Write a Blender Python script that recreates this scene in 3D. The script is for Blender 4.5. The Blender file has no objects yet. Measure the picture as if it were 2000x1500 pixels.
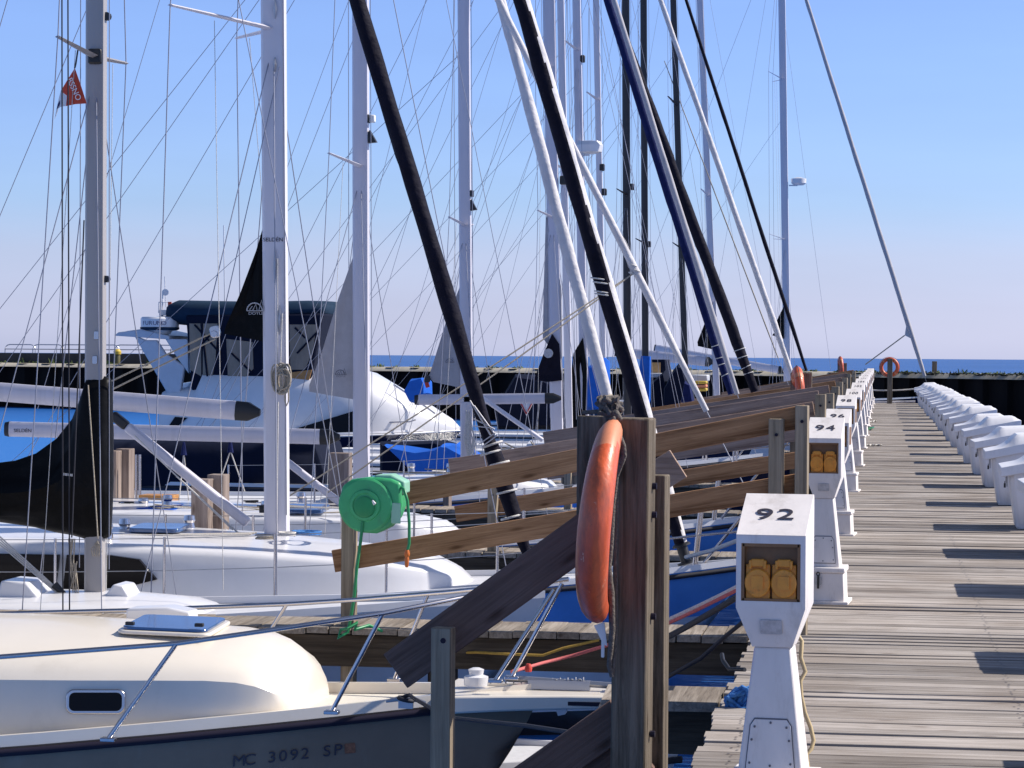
import bpy, bmesh, math, random
from mathutils import Vector, Matrix, Euler
random.seed(7)
R = math.radians
scene = bpy.context.scene
COL = scene.collection

# ------------------------------------------------------------------ camera frame
FPX, IW, IH = 5000.0, 2000.0, 1500.0
EYE = 3.05          # eye above the water (water is z = 0)
DOCK = 1.30         # top of the dock above the water
_n = Vector((0.007, 1.0, -55.0 / FPX)).normalized()          # world up in camera axes (right, up, forward)
_f = Vector(((1720 - 1000) / FPX, (750 - 700.05) / FPX, 1.0))
_f = (_f - _n * _f.dot(_n)).normalized()                      # the dock's direction
_x = _f.cross(_n).normalized()
if _x.x < 0: _x = -_x
def cam2world(c):
    return Vector((c.dot(_x), c.dot(_f), c.dot(_n)))
CAM = Vector((0, 0, EYE))
def W(px, py, Y):
    """the point at distance Y along the dock that is seen in that direction"""
    d = cam2world(Vector(((px - 1000) / FPX, (750 - py) / FPX, 1.0)))
    return CAM + d * (Y / d.y)
def WZ(px, py, z):
    d = cam2world(Vector(((px - 1000) / FPX, (750 - py) / FPX, 1.0)))
    return CAM + d * ((z - EYE) / d.z)
cd = bpy.data.cameras.new('camera'); cam = bpy.data.objects.new('camera', cd); COL.objects.link(cam)
cr, cu, cf = cam2world(Vector((1, 0, 0))), cam2world(Vector((0, 1, 0))), cam2world(Vector((0, 0, 1)))
cam.matrix_world = Matrix(((cr.x, cu.x, -cf.x, CAM.x), (cr.y, cu.y, -cf.y, CAM.y), (cr.z, cu.z, -cf.z, CAM.z), (0, 0, 0, 1)))
cd.sensor_width = 36.0; cd.lens = 36.0 * FPX / IW
cd.clip_start = 0.1; cd.clip_end = 60000
scene.camera = cam

# ------------------------------------------------------------------ mesh helpers
class MB:
    def __init__(s):
        s.bm = bmesh.new(); s.mi = 0
    def face(s, vs, mi=None):
        try:
            f = s.bm.faces.new(vs)
        except ValueError:
            return None
        f.material_index = s.mi if mi is None else mi
        f.smooth = True
        return f
    def v(s, p): return s.bm.verts.new(p)
    def poly(s, pts):
        return s.face([s.v(p) for p in pts])
    def box(s, c, size, rot=None, taper=(1, 1)):
        hx, hy, hz = size[0] / 2, size[1] / 2, size[2] / 2
        vs = []
        for z in (-1, 1):
            tx, ty = (1, 1) if z < 0 else taper
            for (x, y) in ((-1, -1), (1, -1), (1, 1), (-1, 1)):
                p = Vector((x * hx * tx, y * hy * ty, z * hz))
                if rot is not None: p = rot @ p
                vs.append(s.v(p + Vector(c)))
        for q in ((3, 2, 1, 0), (4, 5, 6, 7), (0, 1, 5, 4), (1, 2, 6, 5), (2, 3, 7, 6), (3, 0, 4, 7)):
            s.face([vs[i] for i in q])
        return s
    def beam(s, p0, p1, w, h, up=(0, 0, 1)):
        """bar from p0 to p1; w across, h along 'up'"""
        p0, p1 = Vector(p0), Vector(p1)
        a = (p1 - p0).normalized(); up = Vector(up)
        side = a.cross(up)
        if side.length < 1e-4: side = a.cross(Vector((0, 1, 0)))
        side.normalize(); u = side.cross(a).normalized()
        vs = []
        for p in (p0, p1):
            for (i, j) in ((-1, -1), (1, -1), (1, 1), (-1, 1)):
                vs.append(s.v(p + side * (i * w / 2) + u * (j * h / 2)))
        for q in ((3, 2, 1, 0), (4, 5, 6, 7), (0, 1, 5, 4), (1, 2, 6, 5), (2, 3, 7, 6), (3, 0, 4, 7)):
            s.face([vs[i] for i in q])
        return s
    def loft(s, rings, closed=True, cap0=True, cap1=True, mis=None):
        rv = [[s.v(p) for p in r] for r in rings]
        n = len(rv[0])
        for i in range(len(rv) - 1):
            for j in range(n if closed else n - 1):
                k = (j + 1) % n
                s.face([rv[i][j], rv[i][k], rv[i + 1][k], rv[i + 1][j]], None if mis is None else mis(i, j))
        if closed and cap0: s.face(list(reversed(rv[0])))
        if closed and cap1: s.face(rv[-1])
        return rv
    def tube(s, pts, r, n=6, flat=1.0):
        pts = [Vector(p) for p in pts]
        rs = r if isinstance(r, (list, tuple)) else [r] * len(pts)
        rings = []; u = None
        for i, p in enumerate(pts):
            a = (pts[min(i + 1, len(pts) - 1)] - pts[max(i - 1, 0)])
            if a.length < 1e-9: a = Vector((0, 0, 1))
            a.normalize()
            if u is None:
                u = a.cross(Vector((0, 0, 1)))
                if u.length < 1e-3: u = a.cross(Vector((0, 1, 0)))
            u = (u - a * u.dot(a)).normalized(); w = a.cross(u)
            rings.append([p + (u * math.cos(t) + w * math.sin(t) * flat) * rs[i] for t in [2 * math.pi * k / n for k in range(n)]])
        s.loft(rings)
        return s
    def prism(s, pts, vec):
        vec = Vector(vec)
        a = [s.v(p) for p in pts]; b = [s.v(Vector(p) + vec) for p in pts]
        s.face(list(reversed(a))); s.face(b)
        n = len(a)
        for i in range(n):
            s.face([a[i], a[(i + 1) % n], b[(i + 1) % n], b[i]])
        return s
    def lathe(s, prof, c, axis=(0, 0, 1), n=20, cap=True):
        ax = Vector(axis).normalized()
        u = ax.cross(Vector((0, 0, 1)))
        if u.length < 1e-3: u = Vector((1, 0, 0))
        u.normalize(); w = ax.cross(u); c = Vector(c)
        rings = [[c + ax * h + (u * math.cos(2 * math.pi * k / n) + w * math.sin(2 * math.pi * k / n)) * max(r, 1e-4) for k in range(n)] for r, h in prof]
        s.loft(rings, True, cap, cap)
        return s
    def torus(s, c, axis, rad, r, n=40, m=12, flat=1.0, mis=None):
        ax = Vector(axis).normalized()
        u = ax.cross(Vector((0, 0, 1)))
        if u.length < 1e-3: u = Vector((1, 0, 0))
        u.normalize(); w = ax.cross(u); c = Vector(c)
        rv = []
        for i in range(n):
            t = 2 * math.pi * i / n
            d = u * math.cos(t) + w * math.sin(t)
            rv.append([s.v(c + d * (rad + r * math.cos(q)) + ax * (r * flat * math.sin(q))) for q in [2 * math.pi * j / m for j in range(m)]])
        for i in range(n):
            for j in range(m):
                s.face([rv[i][j], rv[(i + 1) % n][j], rv[(i + 1) % n][(j + 1) % m], rv[i][(j + 1) % m]], None if mis is None else mis(i / n))
        return s
    def rrect(s, c, u, v, w, h, r, t, seg=5):
        """rounded plate: centre c, axes u, v, extruded along u x v by t"""
        c, u, v = Vector(c), Vector(u).normalized(), Vector(v).normalized()
        nrm = u.cross(v).normalized()
        pts = []
        for (sx, sy, a0) in ((1, 1, 0), (-1, 1, 90), (-1, -1, 180), (1, -1, 270)):
            for k in range(seg + 1):
                a = R(a0 + 90 * k / seg)
                pts.append(c + u * (sx * (w / 2 - r) + r * math.cos(a)) + v * (sy * (h / 2 - r) + r * math.sin(a)))
        s.prism(pts, nrm * t)
        return s
    def build(s, name, mats, parent=None, ang=35, loc=None, bevel=0, weld=False):
        if weld: bmesh.ops.remove_doubles(s.bm, verts=s.bm.verts, dist=1e-5)
        bmesh.ops.recalc_face_normals(s.bm, faces=s.bm.faces)
        me = bpy.data.meshes.new(name); s.bm.to_mesh(me); s.bm.free()
        for m in (mats if isinstance(mats, (list, tuple)) else [mats]): me.materials.append(m)
        me.set_sharp_from_angle(angle=R(ang))
        o = bpy.data.objects.new(name, me); COL.objects.link(o)
        if parent is not None: o.parent = parent
        if loc is not None: o.location = loc
        if bevel:
            b = o.modifiers.new('bevel', 'BEVEL'); b.width = bevel; b.segments = 2; b.limit_method = 'ANGLE'; b.angle_limit = R(35)
        return o

def tag(o, label, cat, group=None, kind=None):
    if label: o['label'] = label
    if cat: o['category'] = cat
    if group: o['group'] = group
    if kind: o['kind'] = kind
    return o
def thing(name, label, cat, loc=(0, 0, 0), group=None):
    o = bpy.data.objects.new(name, None); COL.objects.link(o); o.location = loc
    return tag(o, label, cat, group)
def copy_tree(o, parent=None):
    c = o.copy(); COL.objects.link(c)
    if parent is not None: c.parent = parent
    for ch in list(o.children): copy_tree(ch, c)
    return c
def text(name, body, size, mat, parent, origin, u, v, sx=1.0, depth=0.002, align='CENTER', bold=0.0, spacing=1.0, shear=0.0):
    cu_ = bpy.data.curves.new(name, 'FONT'); cu_.body = body; cu_.size = size; cu_.extrude = depth; cu_.offset = bold
    cu_.align_x = align; cu_.align_y = 'CENTER'; cu_.space_character = spacing; cu_.shear = shear
    tmp = bpy.data.objects.new('lettering_source', cu_); COL.objects.link(tmp)
    bpy.context.view_layer.update()
    me = bpy.data.meshes.new_from_object(tmp.evaluated_get(bpy.context.evaluated_depsgraph_get()))
    bpy.data.objects.remove(tmp); bpy.data.curves.remove(cu_)
    u, v = Vector(u).normalized(), Vector(v).normalized(); w = u.cross(v)
    M = Matrix(((u.x * sx, v.x, w.x, origin[0]), (u.y * sx, v.y, w.y, origin[1]), (u.z * sx, v.z, w.z, origin[2]), (0, 0, 0, 1)))
    me.transform(M); me.materials.clear(); me.materials.append(mat)
    o = bpy.data.objects.new(name, me); COL.objects.link(o)
    if parent is not None: o.parent = parent
    return o
def sag(p0, p1, s, n=10):
    p0, p1 = Vector(p0), Vector(p1)
    return [p0.lerp(p1, i / n) - Vector((0, 0, 4 * s * (i / n) * (1 - i / n))) for i in range(n + 1)]
def lerp(a, b, t): return a + (b - a) * t

# ------------------------------------------------------------------ materials
def mat(name, col, rough=0.5, metal=0.0, noise=0.0, nscale=8.0, bump=0.0, bscale=60.0, stretch=(1, 1, 1), spec=0.5, col2=None, coat=0.0, trans=0.0, alpha=1.0, detail=6.0, streak=0.0):
    m = bpy.data.materials.new(name); m.use_nodes = True
    nt = m.node_tree; b = nt.nodes['Principled BSDF']
    b.inputs['Base Color'].default_value = (*col, 1); b.inputs['Roughness'].default_value = rough
    b.inputs['Metallic'].default_value = metal; b.inputs['Specular IOR Level'].default_value = spec
    b.inputs['Coat Weight'].default_value = coat; b.inputs['Coat Roughness'].default_value = 0.08
    b.inputs['Transmission Weight'].default_value = trans; b.inputs['Alpha'].default_value = alpha
    tc = nt.nodes.new('ShaderNodeTexCoord'); mp = nt.nodes.new('ShaderNodeMapping'); mp.inputs['Scale'].default_value = stretch
    nt.links.new(tc.outputs['Object'], mp.inputs['Vector'])
    if noise > 0 or col2:
        nz = nt.nodes.new('ShaderNodeTexNoise'); nz.inputs['Scale'].default_value = nscale; nz.inputs['Detail'].default_value = detail
        nz.inputs['Roughness'].default_value = 0.65
        nt.links.new(mp.outputs['Vector'], nz.inputs['Vector'])
        rp = nt.nodes.new('ShaderNodeValToRGB')
        c2 = col2 if col2 else tuple(max(0, c * (1 - noise)) for c in col)
        c1 = col if col2 else tuple(min(1, c * (1 + noise * 0.6)) for c in col)
        rp.color_ramp.elements[0].position = 0.32; rp.color_ramp.elements[0].color = (*c2, 1)
        rp.color_ramp.elements[1].position = 0.68; rp.color_ramp.elements[1].color = (*c1, 1)
        nt.links.new(nz.outputs['Fac'], rp.inputs['Fac']); nt.links.new(rp.outputs['Color'], b.inputs['Base Color'])
    if bump > 0:
        nb = nt.nodes.new('ShaderNodeTexNoise'); nb.inputs['Scale'].default_value = bscale; nb.inputs['Detail'].default_value = 5
        nt.links.new(mp.outputs['Vector'], nb.inputs['Vector'])
        bp = nt.nodes.new('ShaderNodeBump'); bp.inputs['Strength'].default_value = bump; bp.inputs['Distance'].default_value = 0.02
        nt.links.new(nb.outputs['Fac'], bp.inputs['Height']); nt.links.new(bp.outputs['Normal'], b.inputs['Normal'])
    return m

def wood(name, dark, light, along='X', grain=26.0, island=0.35, rough=0.85, bump=0.35, knots=True, blot=None):
    """weathered timber: grain along one object axis, each loose board its own tone, knots and cracks"""
    m = bpy.data.materials.new(name); m.use_nodes = True
    nt = m.node_tree; L = nt.links; b = nt.nodes['Principled BSDF']
    b.inputs['Roughness'].default_value = rough; b.inputs['Specular IOR Level'].default_value = 0.2
    geo = nt.nodes.new('ShaderNodeNewGeometry'); tc = nt.nodes.new('ShaderNodeTexCoord')
    off = nt.nodes.new('ShaderNodeVectorMath'); off.operation = 'SCALE'; off.inputs['Scale'].default_value = 37.0
    cmb = nt.nodes.new('ShaderNodeCombineXYZ')
    for i in range(3): L.new(geo.outputs['Random Per Island'], cmb.inputs[i])
    L.new(cmb.outputs[0], off.inputs[0])
    add = nt.nodes.new('ShaderNodeVectorMath'); add.operation = 'ADD'
    L.new(tc.outputs['Object'], add.inputs[0]); L.new(off.outputs[0], add.inputs[1])
    mp = nt.nodes.new('ShaderNodeMapping')
    s = [grain] * 3; s['XYZ'.index(along)] = grain * 0.045
    mp.inputs['Scale'].default_value = s
    L.new(add.outputs[0], mp.inputs['Vector'])
    n1 = nt.nodes.new('ShaderNodeTexNoise'); n1.inputs['Scale'].default_value = 1.6; n1.inputs['Detail'].default_value = 8; n1.inputs['Roughness'].default_value = 0.7
    n1.inputs['Distortion'].default_value = 0.6
    L.new(mp.outputs[0], n1.inputs['Vector'])
    r1 = nt.nodes.new('ShaderNodeValToRGB')
    e = r1.color_ramp.elements
    e[0].position = 0.30; e[0].color = (*dark, 1); e[1].position = 0.62; e[1].color = (*light, 1)
    L.new(n1.outputs['Fac'], r1.inputs['Fac'])
    # per board tone
    mr = nt.nodes.new('ShaderNodeMapRange'); mr.inputs['To Min'].default_value = 1 - island; mr.inputs['To Max'].default_value = 1 + island * 0.45
    L.new(geo.outputs['Random Per Island'], mr.inputs['Value'])
    hs = nt.nodes.new('ShaderNodeHueSaturation'); L.new(r1.outputs['Color'], hs.inputs['Color']); L.new(mr.outputs[0], hs.inputs['Value'])
    last = hs.outputs['Color']
    # broad blotches of wear
    n2 = nt.nodes.new('ShaderNodeTexNoise'); n2.inputs['Scale'].default_value = 1.3; n2.inputs['Detail'].default_value = 5
    L.new(tc.outputs['Object'], n2.inputs['Vector'])
    r2 = nt.nodes.new('ShaderNodeValToRGB'); r2.color_ramp.elements[0].position = 0.35; r2.color_ramp.elements[0].color = (*(blot or (0.72, 0.68, 0.64)), 1)
    r2.color_ramp.elements[1].position = 0.6; r2.color_ramp.elements[1].color = (1, 1, 1, 1)
    L.new(n2.outputs['Fac'], r2.inputs['Fac'])
    mx = nt.nodes.new('ShaderNodeMix'); mx.data_type = 'RGBA'; mx.blend_type = 'MULTIPLY'; mx.inputs['Factor'].default_value = 0.8
    L.new(last, mx.inputs[6]); L.new(r2.outputs['Color'], mx.inputs[7]); last = mx.outputs[2]
    if knots:
        mk = nt.nodes.new('ShaderNodeMapping'); sk = [9.0] * 3; sk['XYZ'.index(along)] = 2.6; mk.inputs['Scale'].default_value = sk
        L.new(add.outputs[0], mk.inputs['Vector'])
        vo = nt.nodes.new('ShaderNodeTexVoronoi'); vo.inputs['Scale'].default_value = 1.0
        L.new(mk.outputs[0], vo.inputs['Vector'])
        rk = nt.nodes.new('ShaderNodeValToRGB'); rk.color_ramp.elements[0].position = 0.05; rk.color_ramp.elements[0].color = (0.32, 0.26, 0.22, 1)
        rk.color_ramp.elements[1].position = 0.17; rk.color_ramp.elements[1].color = (1, 1, 1, 1)
        L.new(vo.outputs['Distance'], rk.inputs['Fac'])
        m2 = nt.nodes.new('ShaderNodeMix'); m2.data_type = 'RGBA'; m2.blend_type = 'MULTIPLY'; m2.inputs['Factor'].default_value = 0.75
        L.new(last, m2.inputs[6]); L.new(rk.outputs['Color'], m2.inputs[7]); last = m2.outputs[2]
    L.new(last, b.inputs['Base Color'])
    bp = nt.nodes.new('ShaderNodeBump'); bp.inputs['Strength'].default_value = bump; bp.inputs['Distance'].default_value = 0.012
    L.new(n1.outputs['Fac'], bp.inputs['Height']); L.new(bp.outputs['Normal'], b.inputs['Normal'])
    return m

M = {}
M['gel'] = mat('white_gelcoat', (0.70, 0.69, 0.70), 0.28, noise=0.05, nscale=3, coat=0.3)
M['cream'] = mat('cream_gelcoat', (0.73, 0.665, 0.57), 0.3, noise=0.035, nscale=2.5, coat=0.3, bump=0.03, bscale=5)
M['cream_deck'] = mat('cream_nonskid', (0.68, 0.63, 0.545), 0.6, noise=0.06, nscale=25, bump=0.2, bscale=220)
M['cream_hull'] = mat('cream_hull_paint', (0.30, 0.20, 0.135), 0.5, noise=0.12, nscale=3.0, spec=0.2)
M['gelgrey'] = mat('greyed_gelcoat', (0.55, 0.56, 0.60), 0.35, noise=0.08, nscale=5)
M['nonskid'] = mat('white_nonskid', (0.60, 0.60, 0.62), 0.6, noise=0.08, nscale=20, bump=0.2, bscale=200)
M['blue_hull'] = mat('royal_blue_hull', (0.10, 0.28, 0.66), 0.25, noise=0.15, nscale=2, coat=0.4)
M['navy_hull'] = mat('navy_hull', (0.010, 0.014, 0.045), 0.2, coat=0.4, noise=0.1, nscale=2)
M['black_stripe'] = mat('black_boot_stripe', (0.012, 0.012, 0.016), 0.3)
M['rub'] = mat('dark_rub_strip', (0.022, 0.019, 0.032), 0.4)
M['bottom'] = mat('bottom_paint', (0.03, 0.05, 0.12), 0.7, noise=0.2)
M['alu'] = mat('mast_aluminium', (0.58, 0.555, 0.61), 0.42, metal=0.1, noise=0.07, nscale=6, stretch=(1, 1, 0.1))
M['alu_white'] = mat('white_painted_mast', (0.66, 0.635, 0.68), 0.35, noise=0.05, nscale=5, stretch=(1, 1, 0.1))
M['alu_warm'] = mat('grey_anodised_mast', (0.36, 0.335, 0.325), 0.42, metal=0.1, noise=0.06, nscale=6, stretch=(1, 1, 0.1))
M['black_mast'] = mat('black_mast', (0.022, 0.02, 0.024), 0.35, noise=0.2, nscale=8, stretch=(1, 1, 0.1))
M['steel'] = mat('stainless_steel', (0.52, 0.49, 0.49), 0.24, metal=1.0)
M['steel_dull'] = mat('dull_steel', (0.40, 0.40, 0.42), 0.4, metal=0.8)
M['wire'] = mat('rigging_wire', (0.27, 0.28, 0.34), 0.5, metal=0.3)
M['blackwire'] = mat('black_line', (0.012, 0.012, 0.02), 0.7)
M['rope'] = mat('white_rope', (0.62, 0.59, 0.55), 0.9, noise=0.25, nscale=90, bump=0.4, bscale=120)
M['rope_tan'] = mat('tan_rope', (0.42, 0.36, 0.28), 0.9, noise=0.3, nscale=90, bump=0.5, bscale=120)
M['rope_dark'] = mat('old_dark_rope', (0.13, 0.11, 0.095), 0.95, noise=0.35, nscale=70, bump=0.5, bscale=100)
M['rope_blue'] = mat('blue_rope', (0.05, 0.20, 0.50), 0.8, noise=0.45, nscale=60, bump=0.4, bscale=100)
M['rope_red'] = mat('red_rope', (0.60, 0.14, 0.13), 0.85, noise=0.25, nscale=90)
M['rope_yellow'] = mat('yellow_rope', (0.42, 0.25, 0.04), 0.8, noise=0.25, nscale=60)
M['black'] = mat('black_fitting', (0.014, 0.014, 0.016), 0.45)
M['rubber'] = mat('black_rubber', (0.02, 0.02, 0.022), 0.7)
M['glass_dark'] = mat('dark_window', (0.006, 0.005, 0.006), 0.12, spec=0.15)
M['hatch'] = mat('blue_hatch_glass', (0.04, 0.09, 0.22), 0.08, spec=0.8, coat=0.5)
M['clear'] = mat('clear_vinyl', (0.22, 0.165, 0.12), 0.25, noise=0.3, nscale=3, stretch=(2, 2, 0.4), spec=0.6)
M['navy_sail'] = mat('navy_sailcloth', (0.010, 0.009, 0.018), 0.7, noise=0.25, nscale=10, bump=0.9, bscale=11)
M['blue_sail'] = mat('blue_sailcloth', (0.010, 0.016, 0.075), 0.75, noise=0.25, nscale=10, bump=0.9, bscale=11)
M['black_sail'] = mat('black_canvas', (0.004, 0.004, 0.0045), 0.42, noise=0.3, nscale=6, bump=1.0, bscale=3.2, spec=0.35)
M['white_sail'] = mat('white_sailcloth', (0.60, 0.575, 0.575), 0.8, noise=0.1, nscale=8, bump=0.9, bscale=10)
M['grey_sail'] = mat('grey_sailcloth', (0.40, 0.385, 0.405), 0.8, noise=0.1, nscale=8, bump=0.3, bscale=10)
M['blue_canvas'] = mat('bright_blue_canvas', (0.015, 0.10, 0.46), 0.75, noise=0.12, nscale=6, bump=0.3, bscale=9)
M['navy_canvas'] = mat('navy_canvas', (0.007, 0.010, 0.025), 0.8, noise=0.15, nscale=6, bump=0.3, bscale=7)
M['slate_canvas'] = mat('slate_blue_canvas', (0.014, 0.032, 0.06), 0.7, noise=0.15, nscale=5, bump=0.25, bscale=6)
M['orange'] = mat('orange_ring', (0.78, 0.13, 0.035), 0.42, col2=(0.42, 0.07, 0.025), nscale=9, stretch=(1, 1, .35), bump=0.25, bscale=25, coat=0.15)
M['peach'] = mat('faded_orange', (0.66, 0.24, 0.12), 0.5, noise=0.15, nscale=9)
M['orange_plastic'] = mat('orange_plastic', (0.55, 0.14, 0.02), 0.4)
M['reel'] = mat('green_plastic', (0.045, 0.38, 0.14), 0.42, noise=0.12, nscale=6)
M['reel_light'] = mat('pale_green_plastic', (0.27, 0.52, 0.38), 0.5, noise=0.12, nscale=6)
M['reel_dark'] = mat('deep_green_plastic', (0.015, 0.25, 0.075), 0.4, noise=0.12, nscale=6)
M['hose'] = mat('green_hose', (0.015, 0.22, 0.075), 0.4)
M['ped'] = mat('pedestal_white', (0.77, 0.72, 0.69), 0.5, noise=0.10, nscale=3.5, stretch=(1.6, 1.6, .5), bump=0.04, bscale=30)
M['ped_dark'] = mat('outlet_recess_brown', (0.23, 0.115, 0.045), 0.5, noise=0.25, nscale=9)
M['outlet'] = mat('yellow_outlet', (0.72, 0.285, 0.03), 0.45, noise=0.2, nscale=14)
M['outlet2'] = mat('yellow_outlet_cap', (0.78, 0.30, 0.03), 0.4, noise=0.2, nscale=10)
M['ink'] = mat('dark_numerals', (0.035, 0.03, 0.045), 0.5)
M['ink_grey'] = mat('grey_print', (0.12, 0.12, 0.14), 0.6)
M['plate'] = mat('grey_plate', (0.48, 0.47, 0.48), 0.5, noise=0.25, nscale=40)
M['box'] = mat('dock_box_white', (0.76, 0.745, 0.76), 0.42, noise=0.06, nscale=3, bump=0.05, bscale=18)
M['cap'] = mat('concrete_cap', (0.44, 0.395, 0.31), 0.9, noise=0.25, nscale=1.2, bump=0.3, bscale=4)
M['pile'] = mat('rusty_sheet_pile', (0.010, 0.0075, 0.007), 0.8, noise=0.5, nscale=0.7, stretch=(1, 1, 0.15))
M['pile2'] = mat('dark_concrete', (0.045, 0.042, 0.042), 0.9, noise=0.4, nscale=0.5, stretch=(1, 1, 0.2))
M['weed'] = mat('weeds', (0.08, 0.12, 0.022), 0.8, noise=0.5, nscale=3)
M['weed_dark'] = mat('dark_weeds', (0.022, 0.03, 0.014), 0.8, noise=0.5, nscale=3)
M['red'] = mat('red_print', (0.55, 0.05, 0.03), 0.6, noise=0.1)
M['flag_red'] = mat('red_bunting', (0.62, 0.075, 0.035), 0.8, noise=0.12, nscale=12)
M['white_print'] = mat('white_print', (0.78, 0.77, 0.76), 0.6)
M['navy_print'] = mat('navy_print', (0.02, 0.02, 0.10), 0.6)
M['yellow'] = mat('yellow_plastic', (0.55, 0.38, 0.05), 0.5, noise=0.15)
M['tan'] = mat('tan_plywood', (0.45, 0.27, 0.11), 0.6, noise=0.2, nscale=12)
M['cardboard'] = mat('varnished_teak', (0.42, 0.20, 0.055), 0.5, noise=0.25, nscale=14)
M['deckwood'] = wood('grey_dock_planks', (0.20, 0.170, 0.145), (0.455, 0.41, 0.372), 'X', grain=13, island=0.40, knots=True)
M['fingerwood'] = wood('grey_finger_planks', (0.15, 0.122, 0.095), (0.37, 0.32, 0.265), 'Y', grain=22, island=0.35)
M['beamwood'] = wood('damp_beam_wood', (0.035, 0.027, 0.02), (0.12, 0.095, 0.07), 'X', grain=14, island=0.3)
M['railwood'] = wood('brown_rail_planks', (0.20, 0.095, 0.045), (0.58, 0.33, 0.175), 'X', grain=16, island=0.28)
M['railgrey'] = wood('greyed_rail_planks', (0.22, 0.145, 0.112), (0.52, 0.375, 0.30), 'X', grain=16, island=0.28)
M['postwood'] = wood('weathered_post', (0.055, 0.045, 0.034), (0.24, 0.198, 0.152), 'Z', grain=15, island=0.2, bump=0.5)
M['postlight'] = wood('pale_post', (0.17, 0.135, 0.095), (0.38, 0.31, 0.225), 'Z', grain=15, island=0.2)
M['pilegrey'] = wood('greyed_pile_wood', (0.15, 0.115, 0.098), (0.34, 0.275, 0.24), 'Z', grain=14, island=0.2)
M['pilewood'] = wood('dark_pile_wood', (0.03, 0.024, 0.02), (0.11, 0.088, 0.07), 'Z', grain=10, island=0.2)

def dirt(m, col, scale=4.0, stretch=(1, 1, .25), lo=.56, hi=.74, amount=.45):
    """grime and wear of its own shape over whatever colour the material has"""
    nt = m.node_tree; b = nt.nodes['Principled BSDF']; L = nt.links
    tc = nt.nodes.new('ShaderNodeTexCoord'); mp = nt.nodes.new('ShaderNodeMapping'); mp.inputs['Scale'].default_value = stretch; mp.inputs['Location'].default_value = (3.1, 1.7, .4)
    L.new(tc.outputs['Object'], mp.inputs['Vector'])
    nz = nt.nodes.new('ShaderNodeTexNoise'); nz.inputs['Scale'].default_value = scale; nz.inputs['Detail'].default_value = 9; nz.inputs['Roughness'].default_value = .72
    L.new(mp.outputs[0], nz.inputs['Vector'])
    mr = nt.nodes.new('ShaderNodeMapRange'); mr.inputs['From Min'].default_value = lo; mr.inputs['From Max'].default_value = hi; mr.inputs['To Max'].default_value = amount
    L.new(nz.outputs['Fac'], mr.inputs['Value'])
    mx = nt.nodes.new('ShaderNodeMix'); mx.data_type = 'RGBA'
    L.new(mr.outputs[0], mx.inputs['Factor'])
    src = b.inputs['Base Color']
    if src.is_linked: L.new(src.links[0].from_socket, mx.inputs[6])
    else: mx.inputs[6].default_value = src.default_value
    mx.inputs[7].default_value = (*col, 1)
    L.new(mx.outputs[2], b.inputs['Base Color'])
dirt(M['ped'], (.30, .25, .20), 7, (1, 1, .3), .54, .76, .55)
dirt(M['ped'], (.20, .10, .05), 22, (1, 1, .2), .66, .78, .6)
dirt(M['box'], (.34, .31, .28), 5, (1, 1, .35), .55, .8, .45)
dirt(M['cream'], (.42, .36, .28), 3, (1, 1, .5), .58, .8, .28)
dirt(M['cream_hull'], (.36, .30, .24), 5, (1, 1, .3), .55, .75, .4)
dirt(M['gel'], (.42, .40, .38), 3, (1, 1, .5), .58, .8, .3)
dirt(M['alu_white'], (.30, .29, .30), 5, (1, 1, .06), .55, .8, .4)
dirt(M['alu'], (.26, .25, .27), 5, (1, 1, .06), .55, .8, .4)
dirt(M['reel'], (.06, .16, .09), 9, (1, 1, .6), .52, .75, .6)
dirt(M['reel'], (.25, .45, .30), 40, (1, 1, 1), .64, .7, .5)
dirt(M['orange'], (.20, .055, .03), 10, (1, 1, .35), .52, .72, .75)
dirt(M['orange'], (.72, .42, .28), 30, (1, 1, .5), .645, .68, .75)
dirt(M['orange'], (.07, .03, .02), 45, (1, 1, .8), .66, .69, .8)
dirt(M['white_sail'], (.38, .36, .37), 6, (1, 1, .4), .5, .75, .4)
dirt(M['outlet2'], (.20, .09, .02), 25, (1, 1, 1), .52, .7, .7)
dirt(M['deckwood'], (.10, .085, .07), 2.2, (.5, 1.4, 1), .56, .74, .5)
dirt(M['deckwood'], (.66, .62, .58), 9, (.35, 2.2, 1), .66, .73, .5)
dirt(M['railwood'], (.10, .05, .025), 9, (.35, 1, 1.6), .56, .72, .5)
dirt(M['railgrey'], (.11, .085, .075), 8, (.3, 1, 1.6), .56, .74, .5)
dirt(M['postwood'], (.035, .03, .022), 12, (1.6, 1.6, .16), .53, .68, .7)
dirt(M['black_sail'], (.012, .012, .014), 5, (1, 1, 1), .5, .7, .5)
for k_ in ('navy_sail', 'blue_sail', 'black_sail', 'navy_canvas', 'slate_canvas', 'blue_canvas', 'pile', 'rub', 'rubber', 'beamwood', 'railwood', 'railgrey', 'postwood', 'pilewood'):
    M[k_].node_tree.nodes['Principled BSDF'].inputs['Specular IOR Level'].default_value = 0.10
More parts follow.
